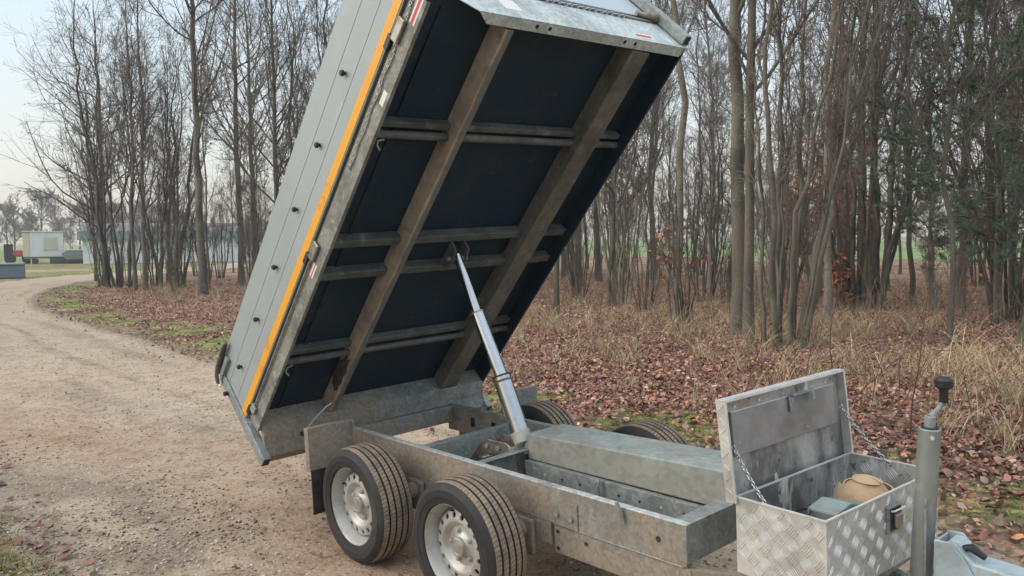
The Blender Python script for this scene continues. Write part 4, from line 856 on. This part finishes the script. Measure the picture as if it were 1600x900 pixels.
# front: lower plate with bent flange
fp=MB(); poly=[(-.505,.0),(.758,.0),(.738,.075),(.738,.198),(-.738,.198),(-.738,.20-.02),(-.64,.172)]
fp.prism(poly,U1-.003,U1,YF)
fp.add([bed(U1-.0005,.0,-.505),bed(U1-.0005,.0,.758),bed(2.297,0,.716),bed(2.299,0,-.45),bed(U1-.0005,.004,-.505),bed(U1-.0005,.004,.758),bed(2.297,.004,.716),bed(2.299,.004,-.45)],[(0,1,2,3),(7,6,5,4),(0,4,5,1),(1,5,6,2),(2,6,7,3),(3,7,4,0)])
fpl=bpart(fp,'front_plate',front_m,0)
for y_ in (-.305,-.235,.215,.285,): MB().tube([bed(2.322,.002,y_+.1),bed(2.322,-.0015,y_+.1)],.009,12).build('bolt_hole',darkhole,fpl,0)
def sticker(y0,y1,v0,v1,bands,name='sticker',u=U1+.0006):
    mb=MB(); n=len(bands)
    for i,mi in enumerate(bands):
        a=v0+(v1-v0)*i/n; b=v0+(v1-v0)*(i+1)/n; mb.add([bed(u,a,y0),bed(u,a,y1),bed(u,b,y1),bed(u,b,y0)],[(0,1,2,3)],mi)
    return mb.build(name,[white,red,yel,darkhole],fpl,0)
sticker(-.335,-.245,.062,.140,[0,0,0]); sticker(.415,.515,.022,.062,[0,1,1,0])
mb=MB()
for yc in (-.06,.23): mb.add([bed(U1+.0006,.035,yc-.015),bed(U1+.0006,.035,yc+.018),bed(U1+.0006,.060,yc-.012)],[(0,1,2)],2)
mb.build('warning_triangle',[white,red,yel],fpl,0)
# red and white stickers on the sill
def sill_sticker(u0,u1,v0,v1,bands):
    mb=MB(); n=len(bands)
    for i,mi in enumerate(bands):
        a=v0+(v1-v0)*i/n; b=v0+(v1-v0)*(i+1)/n; y=-BW-.0007; mb.add([bed(u0,a,y),bed(u1,a,y),bed(u1,b,y),bed(u0,b,y)],[(0,1,2,3)],mi)
    return mb.build('sticker',[white,red],tipbed,0)
sill_sticker(2.235,2.36,.020,.055,[0,1,1,0]); sill_sticker(1.90,1.96,.018,.045,[0]); sill_sticker(1.00,1.075,.035,.062,[0,1,0])
# headboard
sl=MB(); sl.box((U1-.02,-BW+.03,.199),(U1-.012,BW-.03,.2545),xf=BX); bpart(sl,'headboard_gap',rubber,0)
sh=MB(); sh.tube([bed(U1-.004,.222,-BW+.04),bed(U1-.004,.222,BW-.04)],.009,10); bpart(sh,'headboard_rod',galv,0,smooth=True)
hd=MB(); hd.box((U1-.024,-BW+.02,.256),(U1+.001,BW-.026,.62),xf=BX); hd=bpart(hd,'headboard',mat('pale_blue_headboard_panel',(.42,.50,.55),.45,.1,[((.46,.53,.58),3,.4,.7)],(120,.03,.001)),.003)
lk=MB(); lk.tube([bed(U1+.014,.250,.60),bed(U1+.014,.235,.66)],.014,10); lk.tube([bed(U1+.018,.245,.655),bed(U1+.018,.215,.735)],[.024,.020],12); lk.tube([bed(U1+.014,.215,.73),bed(U1+.012,.210,.80)],.009,8); bpart(lk,'toggle_latch',chromed,0,smooth=True)
chain([bed(U1+.006,.205+.004*math.sin(i*2.2),-.10+i*.04) for i in range(16)],.024,.0028,'headboard_chain',zchain,tipbed)
for s in (-1,1):
    y0_,y1_=(BW-.022,BW+.022) if s>0 else (-BW-.022,-BW+.022)
    fp_=MB(); fp_.box((U1+.002,y0_,.02),(U1+.050,y1_,.62),xf=BX) if s>0 else fp_.box((U1+.002,y0_,.21),(U1+.050,y1_,.62),xf=BX)
    fp_=bpart(fp_,'front_post',galv,.004)
    if s>0: MB().box((U1+.007,y0_+.005,.0185),(U1+.045,y1_-.005,.0198),xf=BX).build('post_opening',darkhole,fp_)

# ================= toolbox
PH=R(-4.0); cph,sph=math.cos(PH),math.sin(PH); BCX,BCY,BZ0,BZ1=1.600,.0,.385,.6225; DX,DY=.153,.3325
def tbx(a,b,z):           # a: forward, b: left
    return (BCX+a*cph-b*sph,BCY+a*sph+b*cph,z)
TBF=lambda a,b,z:tbx(a,b,z)
bx=MB(); th=.003
bx.box((-DX,-DY,BZ0),(DX,DY,BZ0+th),xf=TBF)
bx.box((-DX,-DY,BZ0+th),(DX,-DY+th,BZ1),mi=0,xf=TBF); bx.box((-DX,DY-th,BZ0+th),(DX,DY,BZ1),xf=TBF)
bx.box((-DX,-DY+th,BZ0+th),(-DX+th,DY-th,BZ1),xf=TBF); bx.box((DX-th,-DY+th,BZ0+th),(DX,DY-th,BZ1),xf=TBF)
toolbox=bx.build('toolbox',alu,trailer,0)
def bars(mb,origin,ax1,ax2,nrm,w_,h_,cell=1.,off=(0,0)):
    """five bar tread pattern on a rectangle w_ x h_"""
    o=Vector(origin); e1=Vector(ax1).normalized(); e2=Vector(ax2).normalized(); nn=Vector(nrm).normalized()
    cx0,ry0=.046*cell,.0425*cell
    for i in range(-1,int(w_/cx0)+3):
        for j in range(-1,int(h_/ry0)+3):
            mx0=i*cx0+off[0]; my0=j*ry0+off[1]; sgn=-1 if (i+j)%2 else 1
            dx,dy=.64*sgn,.768; px_,py_=.768,-.64*sgn
            for k in range(5):
                t=(k-2)*.0074*cell; L2=(.0205-.001*abs(k-2))*cell; mx_,my_=mx0+px_*t,my0+py_*t
                a=(mx_-dx*L2,my_-dy*L2); b=(mx_+dx*L2,my_+dy*L2)
                if min(a[0],b[0])<.002 or max(a[0],b[0])>w_-.002 or min(a[1],b[1])<.002 or max(a[1],b[1])>h_-.002: continue
                w2=.0013*cell; hgt_=.0019
                P=lambda x,y,z:o+e1*x+e2*y+nn*z
                m1=(mx_+px_*w2,my_+py_*w2); m2=(mx_-px_*w2,my_-py_*w2)
                vs=[P(*a,0),P(*m1,0),P(*b,0),P(*m2,0),P(mx_-dx*L2*.75,my_-dy*L2*.75,hgt_),P(mx_+dx*L2*.75,my_+dy*L2*.75,hgt_)]
                mb.add(vs,[(0,1,4),(1,5,4),(1,2,5),(2,3,5),(3,4,5),(3,0,4)])
e_f=Vector(tbx(1,0,0))-Vector(tbx(0,0,0)); e_l=Vector(tbx(0,1,0))-Vector(tbx(0,0,0)); zz_=Vector((0,0,1))
barm=mat('worn_tread_ribs',(.72,.72,.70),.35,.4)
for (o_3,a1_,a2_,n_3,w_3,h_3) in ((tbx(-DX,-DY-.0002,BZ0),e_f,zz_,-e_l,2*DX,BZ1-BZ0),(tbx(DX+.0002,-DY,BZ0),e_l,zz_,e_f,2*DY,BZ1-BZ0),(tbx(-DX+.0035,DY-.0055,BZ0+.1),e_f,zz_,-e_l,2*DX-.01,BZ1-BZ0-.11)):
    pb=MB(); bars(pb,o_3,a1_,a2_,n_3,w_3,h_3,1.,(.012,.012)); pb.build('tread_bars',barm,toolbox,0)
eg=MB(); h=BZ1
for a,b in (((-DX-.002,-DY-.002),(DX+.002,-DY+.006)),((-DX-.002,DY-.006),(DX+.002,DY+.002)),((-DX-.002,-DY+.006),(-DX+.006,DY-.006)),((DX-.006,-DY+.006),(DX+.002,DY-.006))):
    eg.box((a[0],a[1],h+.0003),(b[0],b[1],h+.004),xf=TBF)
eg.build('rim_edge',aluedge,toolbox,0)
li=MB(); li.box((-DX+.0035,-DY+.0035,BZ0+.0035),(DX-.0035,DY-.0035,BZ0+.006),xf=TBF)
for a,b in (((-DX+.0032,-DY+.004),(-DX+.0045,DY-.004)),((-DX+.005,DY-.0045),(DX-.005,DY-.0032)),((-DX+.005,-DY+.0032),(DX-.005,-DY+.0045)),((DX-.0045,-DY+.004),(DX-.0032,DY-.004))): li.box((a[0],a[1],BZ0+.007),(b[0],b[1],h-.001),xf=TBF)
li.build('lining',aluin,toolbox,0)
# latch with recess on the front
lt=MB(); ly=.035
def fx(a,b,z): return tbx(DX+a,b,z)
lt.box((.0005,ly-.045,.50),(.010,ly+.045,.585),xf=fx); lt=lt.build('lock_plate',galv,toolbox,.004)
MB().box((.0102,ly-.032,.510),(.0125,ly+.030,.578),xf=fx).build('lock_recess',darkhole,lt,0)
MB().box((.013,ly-.018,.518),(.026,ly+.022,.562),xf=fx).build('lock_lever',chromed,lt,.005)
MB().tube([fx(.013,ly-.03,.572),fx(.024,ly-.03,.575),fx(.024,ly+.03,.575),fx(.013,ly+.03,.572)],.003,6).build('lock_bail',aluedge,lt,0,smooth=True)
# lid: hinge along back top edge, opened a little past vertical
LT=R(6); LH=.318
def lid(a,b,c):       # a: left (y), b: up along the lid, c: thickness towards front
    bx_=-DX-.006-b*math.sin(LT)+c*math.cos(LT); return tbx(bx_,a,BZ1-.018+b*math.cos(LT)+c*math.sin(LT))
LX=lambda a,b,c:lid(a,b,c)
ld=MB(); D2=DY+.008; ld.box((-D2,0,-.024),(D2,LH,-.0215),xf=LX)
ld.box((-D2,LH-.003,-.0214),(D2,LH,.012),xf=LX); ld.box((-D2,0,-.0214),(D2,.003,.004),xf=LX)
ld.box((-D2,.003,-.0214),(-D2+.003,LH-.003,.012),xf=LX); ld.box((D2-.003,.003,-.0214),(D2,LH-.003,.012),xf=LX)
lidp=ld.build('lid',alu,toolbox,0)
ln=MB(); ln.box((-D2+.004,.004,-.0205),(D2-.004,LH-.004,-.0185),xf=LX); ln=ln.build('lid_lining',aluin,lidp,0)
ln2=MB(); ln2.box((-D2+.045,LH*.42,-.0183),(D2-.05,LH*.86,-.004),xf=LX); ln2.build('lid_stiffener',mat('oxidised_aluminium',(.24,.225,.225),.45,.6,[((.34,.33,.33),6,.45,.65),((.55,.55,.55),35,.66,.72)],(30,.3,.002)),lidp,.002)
le=MB(); le.box((-D2-.001,LH+.0003,-.0245),(D2+.001,LH+.003,.0125),xf=LX); le.box((-D2-.003,0,.0123),(-D2+.006,LH,.0145),xf=LX); le.box((D2-.006,0,.0123),(D2+.003,LH,.0145),xf=LX); le.box((-D2+.006,LH-.006,.0123),(D2-.006,LH,.0145),xf=LX)
le.box((-D2+.045,LH*.86+.0003,-.0185),(D2-.05,LH*.86+.003,-.003),xf=LX)
le.build('lid_edge',aluedge,lidp,0)
br=MB(); bars(br,lid(-D2-.0004,.0,-.023),Vector(lid(0,1,0))-Vector(lid(0,0,0)),Vector(lid(0,0,1))-Vector(lid(0,0,0)),-e_l,LH,.034,.8,(0,.017)); 
br.build('tread_bars',aluedge,lidp,0)
hs=MB(); y=.02; hs.box((y-.012,LH*.70,.0),(y+.014,LH*.89,.004),xf=LX); hs.box((y-.012,LH*.865,.004),(y+.014,LH*.89,.022),xf=LX); hs.box((y+.0145,LH*.865,.004),(y+.12,LH*.882,.018),xf=LX); hs.box((y+.10,LH*.78,.014),(y+.12,LH*.864,.018),xf=LX); hs.build('lid_catch',galv,lidp,.002)
for k in range(5): MB().tube([lid(-.26+.13*k,LH*.90,-.0184),lid(-.26+.13*k,LH*.90,-.015)],.005,8).build('lid_rivet',aluedge,lidp,0)
def sag(a,b,s,n=8):
    a=Vector(a); b=Vector(b); return [a.lerp(b,i/n)-Vector((0,0,s*4*(i/n)*(1-i/n))) for i in range(n+1)]
chain(sag(lid(-D2+.03,LH*.55,.0),tbx(-.02,-DY+.008,BZ1-.03),.012),.019,.0022,'lid_chain',zchain,toolbox)
chain(sag(lid(D2-.03,LH*.62,.0),tbx(-.0,DY-.008,BZ1-.01),.012),.019,.0022,'lid_chain',zchain,toolbox)
# toolbox support
sp=MB(); sp.box((1.44,-.20,.351),(1.74,.20,.383)); part(sp,'toolbox_bracket',galv)
# ================= jockey post + coupling
jt=Vector((1.876,0,.848)); jb=Vector((1.845,0,.33)); jr=.031
jk=MB().tube([jb,jt],jr,40).build('jockey_post',mat('post_zinc',(.30,.32,.31),.45,.55,[((.22,.235,.23),5,.4,.65),((.38,.38,.36),16,.56,.72)],(60,.1,.001)),trailer,.003,smooth=True)
dj=(jt-jb).normalized()
MB().tube([jt+dj*.0,jt+dj*.003],jr-.006,24).build('post_top_recess',darkhole,jk,0)
MB().tube([jt+dj*.002,jt+dj*.036],.0155,20).build('spindle',galv,jk,.002,smooth=True)
MB().tube([jt+dj*.030,jt+dj*.034+Vector((.008,.02,.012)),jt+dj*.034+Vector((.022,.042,.040))],[.012,.008,.0075],12).build('crank_arm',galv,jk,0,smooth=True)
k0=jt+dj*.034+Vector((.022,.042,.036)); kn=MB(); kn.tube([k0,k0+Vector((0,0,.035)),k0+Vector((0,0,.042)),k0+Vector((0,0,.048)),k0+Vector((0,0,.068)),k0+Vector((0,0,.076))],[.012,.012,.016,.0255,.0255,.019],24); kn.build('crank_knob',blackp,jk,.002,smooth=True)
pf_=jt-dj*.022; MB().tube([pf_+Vector((.018,-.026,0)),pf_+Vector((.0215,-.033,0))],.0055,12).build('post_pin',aluedge,jk,0)
MB().tube([(1.872,-.030,.42),(1.876,-.032,.64)],.004,6).build('weld_strip',galv,jk,0)
cl=MB(); cl.tube([jb+dj*.035,jb+dj*.065],jr+.008,30); part(cl,'post_clamp',galv,bevel=.002,smooth=True)
cf=lambda a,b,h:(a,h,b)
cb=MB(); cb.prism([(1.905,.535),(1.95,.537),(1.985,.500),(2.02,.440),(2.05,.36),(1.905,.34)],-.052,-.046,cf); cb.prism([(1.905,.535),(1.95,.537),(1.985,.500),(2.02,.440),(2.05,.36),(1.905,.34)],.046,.052,cf); cb.box((1.905,-.046,.34),(1.911,.046,.53)); part(cb,'coupling_cheek',zincblue,bevel=.003)
ch=MB(); ch.prism([(1.93,.528),(1.955,.531),(2.01,.488),(2.45,.455),(2.45,.37),(1.93,.35)],-.0445,.0445,cf); part(ch,'coupling_housing',zincblue,bevel=.006)
MB().tube([(1.975,-.012,.515),(1.995,-.02,.525),(2.03,-.012,.500)],[.010,.013,.008],10).build('handbrake_lever',blackp,trailer,0,smooth=True)
rg=[Vector((2.15,.10+.028*math.cos(t),.51+.04*math.sin(t))) for t in [2*math.pi*i/18 for i in range(19)]]
MB().tube(rg,.0045,6,cap=False).build('breakaway_ring',blackp,trailer,0,smooth='all')

# ================= loose things in the toolbox (separate things)
def loose(name,label,cat_,local):
    o=tag(bpy.data.objects.new(name,None),label,cat_); col.objects.link(o); o.matrix_world=TR@Matrix.Translation(local); return o
def ribbon(pts,width_dir,wd,th_,name,m_,parent):
    pts=[Vector(p) for p in pts]; wdv=Vector(width_dir).normalized(); mb=MB(); vs=[]
    for i,p in enumerate(pts):
        d=(pts[min(i+1,len(pts)-1)]-pts[max(i-1,0)]).normalized(); n=d.cross(wdv).normalized()
        for a,b in ((-1,-1),(1,-1),(1,1),(-1,1)): vs.append(p+wdv*(wd/2*a)+n*(th_/2*b))
    n=len(pts); fs=[(4*i+k,4*i+(k+1)%4,4*(i+1)+(k+1)%4,4*(i+1)+k) for i in range(n-1) for k in range(4)]+[(0,1,2,3),(4*n-4,4*n-3,4*n-2,4*n-1)]
    mb.add(vs,fs); return mb.build(name,m_,parent,0,smooth=True)
sr=loose('lashing_strap','tan webbing strap coiled inside the open toolbox','strap',tbx(.02,.13,BZ0+.006))
def cone_band(name,m_,parent,c,r0,r1,z0,z1,az0,az1,tilt,tdir,sx_=1.,n=34,wob=.004,seed=1,th_=.004):
    rr_=random.Random(seed); M_=Matrix.Translation(c)@Matrix.Rotation(tilt,4,Vector((math.cos(tdir),math.sin(tdir),0))); mb=MB(); vs=[]; w1=rr_.uniform(0,6)
    for i in range(n+1):
        t=az0+(az1-az0)*i/n; wv=wob*math.sin(3*t+w1)
        for r_,z_ in ((r0,z0),((r0*.35+r1*.65)*1.04,(z0+z1)/2+.004),(r1,z1),(r1-th_,z1-th_*.3),((r0*.35+r1*.65)*1.04-th_,(z0+z1)/2),(r0-th_,z0)):
            vs.append(M_@Vector(((r_+wv)*math.cos(t)*sx_,(r_+wv)*math.sin(t),z_)))
    fs=[(6*i+k,6*i+(k+1)%6,6*i+6+(k+1)%6,6*i+6+k) for i in range(n) for k in range(6)]+[tuple(range(6)),tuple(range(6*n,6*n+6))]
    mb.add(vs,fs); return mb.build(name,m_,parent,0,smooth=True)
C0=Vector((0,0,.142))
cone_band('strap_band',strap_m,sr,C0,.088,.070,.0,.055,R(-150),R(205),R(8),R(30),1.1,seed=2)
cone_band('strap_band',strap_m,sr,C0+Vector((0,.006,.046)),.066,.030,.0,.034,R(-190),R(140),R(10),R(100),1.1,seed=3)
cone_band('strap_band',strap_m,sr,C0+Vector((.0,.0,.078)),.040,.004,.0,.012,0,R(350),R(6),R(60),1.2,seed=4,wob=.001)
cone_band('strap_band',strap_m,sr,C0+Vector((.004,-.006,-.008)),.094,.088,.0,.050,R(-170),R(10),R(-17),R(-20),1.1,seed=5)
sd2=loose('dark_strap_roll','brown webbing roll lying under the tan strap in the toolbox','strap',tbx(.02,.13,BZ0+.006))
for i,(rr0,z0) in enumerate(((.086,.055),(.080,.002))): cone_band('strap_coil',strapd,sd2,Vector((.004,-.004,z0)),rr0,rr0-.004,.0,.055,0,R(358),R(3),R(40*i),1.1,seed=8+i)
bk=loose('coupling_lock','grey green metal lock housing with two dark openings in the toolbox','lock',tbx(.045,-.055,BZ0+.14))
mb=MB(); mb.prism([(-.085,-.04),(-.085,.05),(-.03,.075),(.085,.045),(.085,-.04)],-.055,.055,lambda a,b,h:(h*.9+a*.35,a,b)); bo=mb.build('body',mat('grey_green_paint',(.22,.27,.26),.5,.3,[((.16,.19,.18),8,.45,.65)]),bk,.006)
for hh in (-.026,.03): MB().box((hh*.9+.0305-.017,.084,-.01),(hh*.9+.0305+.015,.0875,.028)).build('opening',darkhole,bo,.003)
MB().box((-.06,-.075,-.134),(.085,.085,-.0405)).build('base_pad',darkhole,bk,.003)
rgp=loose('cable_coil','thin black cable coil with a yellowish rag at the near end of the toolbox','cable',tbx(-.05,-.17,BZ0+.006))
rg=[Vector((.045*math.cos(t),.042*math.sin(t),.155+.022*math.sin(t+1))) for t in [2*math.pi*i/20 for i in range(21)]]; MB().tube(rg,.0035,6,cap=False).build('coil',blackp,rgp,0,smooth='all')
rg=[Vector((.04*math.cos(t),.045*math.sin(t),.07+.05*i/20*1.6)) for i,t in enumerate([4*math.pi*i/20 for i in range(21)])]; MB().tube(rg,.004,6).build('coil',blackp,rgp,0,smooth='all')
bm=bmesh.new(); bmesh.ops.create_icosphere(bm,subdivisions=3,radius=.05); rr_=random.Random(5)
for v in bm.verts:
    f=1+.25*math.sin(v.co.x*90)*math.cos(v.co.y*70)+rr_.uniform(-.06,.06); v.co=Vector((v.co.x*f*1.1,v.co.y*f,(v.co.z*f*.8)+.11))
me=bpy.data.meshes.new('rag'); bm.to_mesh(me); bm.free(); me.materials.append(mat('yellowish_cloth',(.30,.28,.19),.95)); o=bpy.data.objects.new('rag',me); col.objects.link(o); o.parent=rgp; o.location=(-.04,.03,0)
MB().box((-.05,-.05,0),(.04,.05,.075)).build('cable_base',rubber,rgp,.01)

# ================= thin cold air over the fields and the wood
hz=bpy.data.meshes.new('haze'); hb_=bmesh.new(); bmesh.ops.create_cube(hb_,size=1); hb_.to_mesh(hz); hb_.free()
ho=bpy.data.objects.new('haze',hz); col.objects.link(ho); ho.location=(-60,40,8.5); ho.scale=(420,420,19.6); ho['kind']='stuff'
HM=bpy.data.materials.new('haze_air'); HM.use_nodes=True; hn=HM.node_tree; hn.nodes.clear(); oo=hn.nodes.new('ShaderNodeOutputMaterial'); pv=hn.nodes.new('ShaderNodeVolumePrincipled'); pv.inputs['Color'].default_value=(.86,.88,.9,1); pv.inputs['Density'].default_value=.0015; hn.links.new(pv.outputs[0],oo.inputs['Volume']); hz.materials.append(HM)
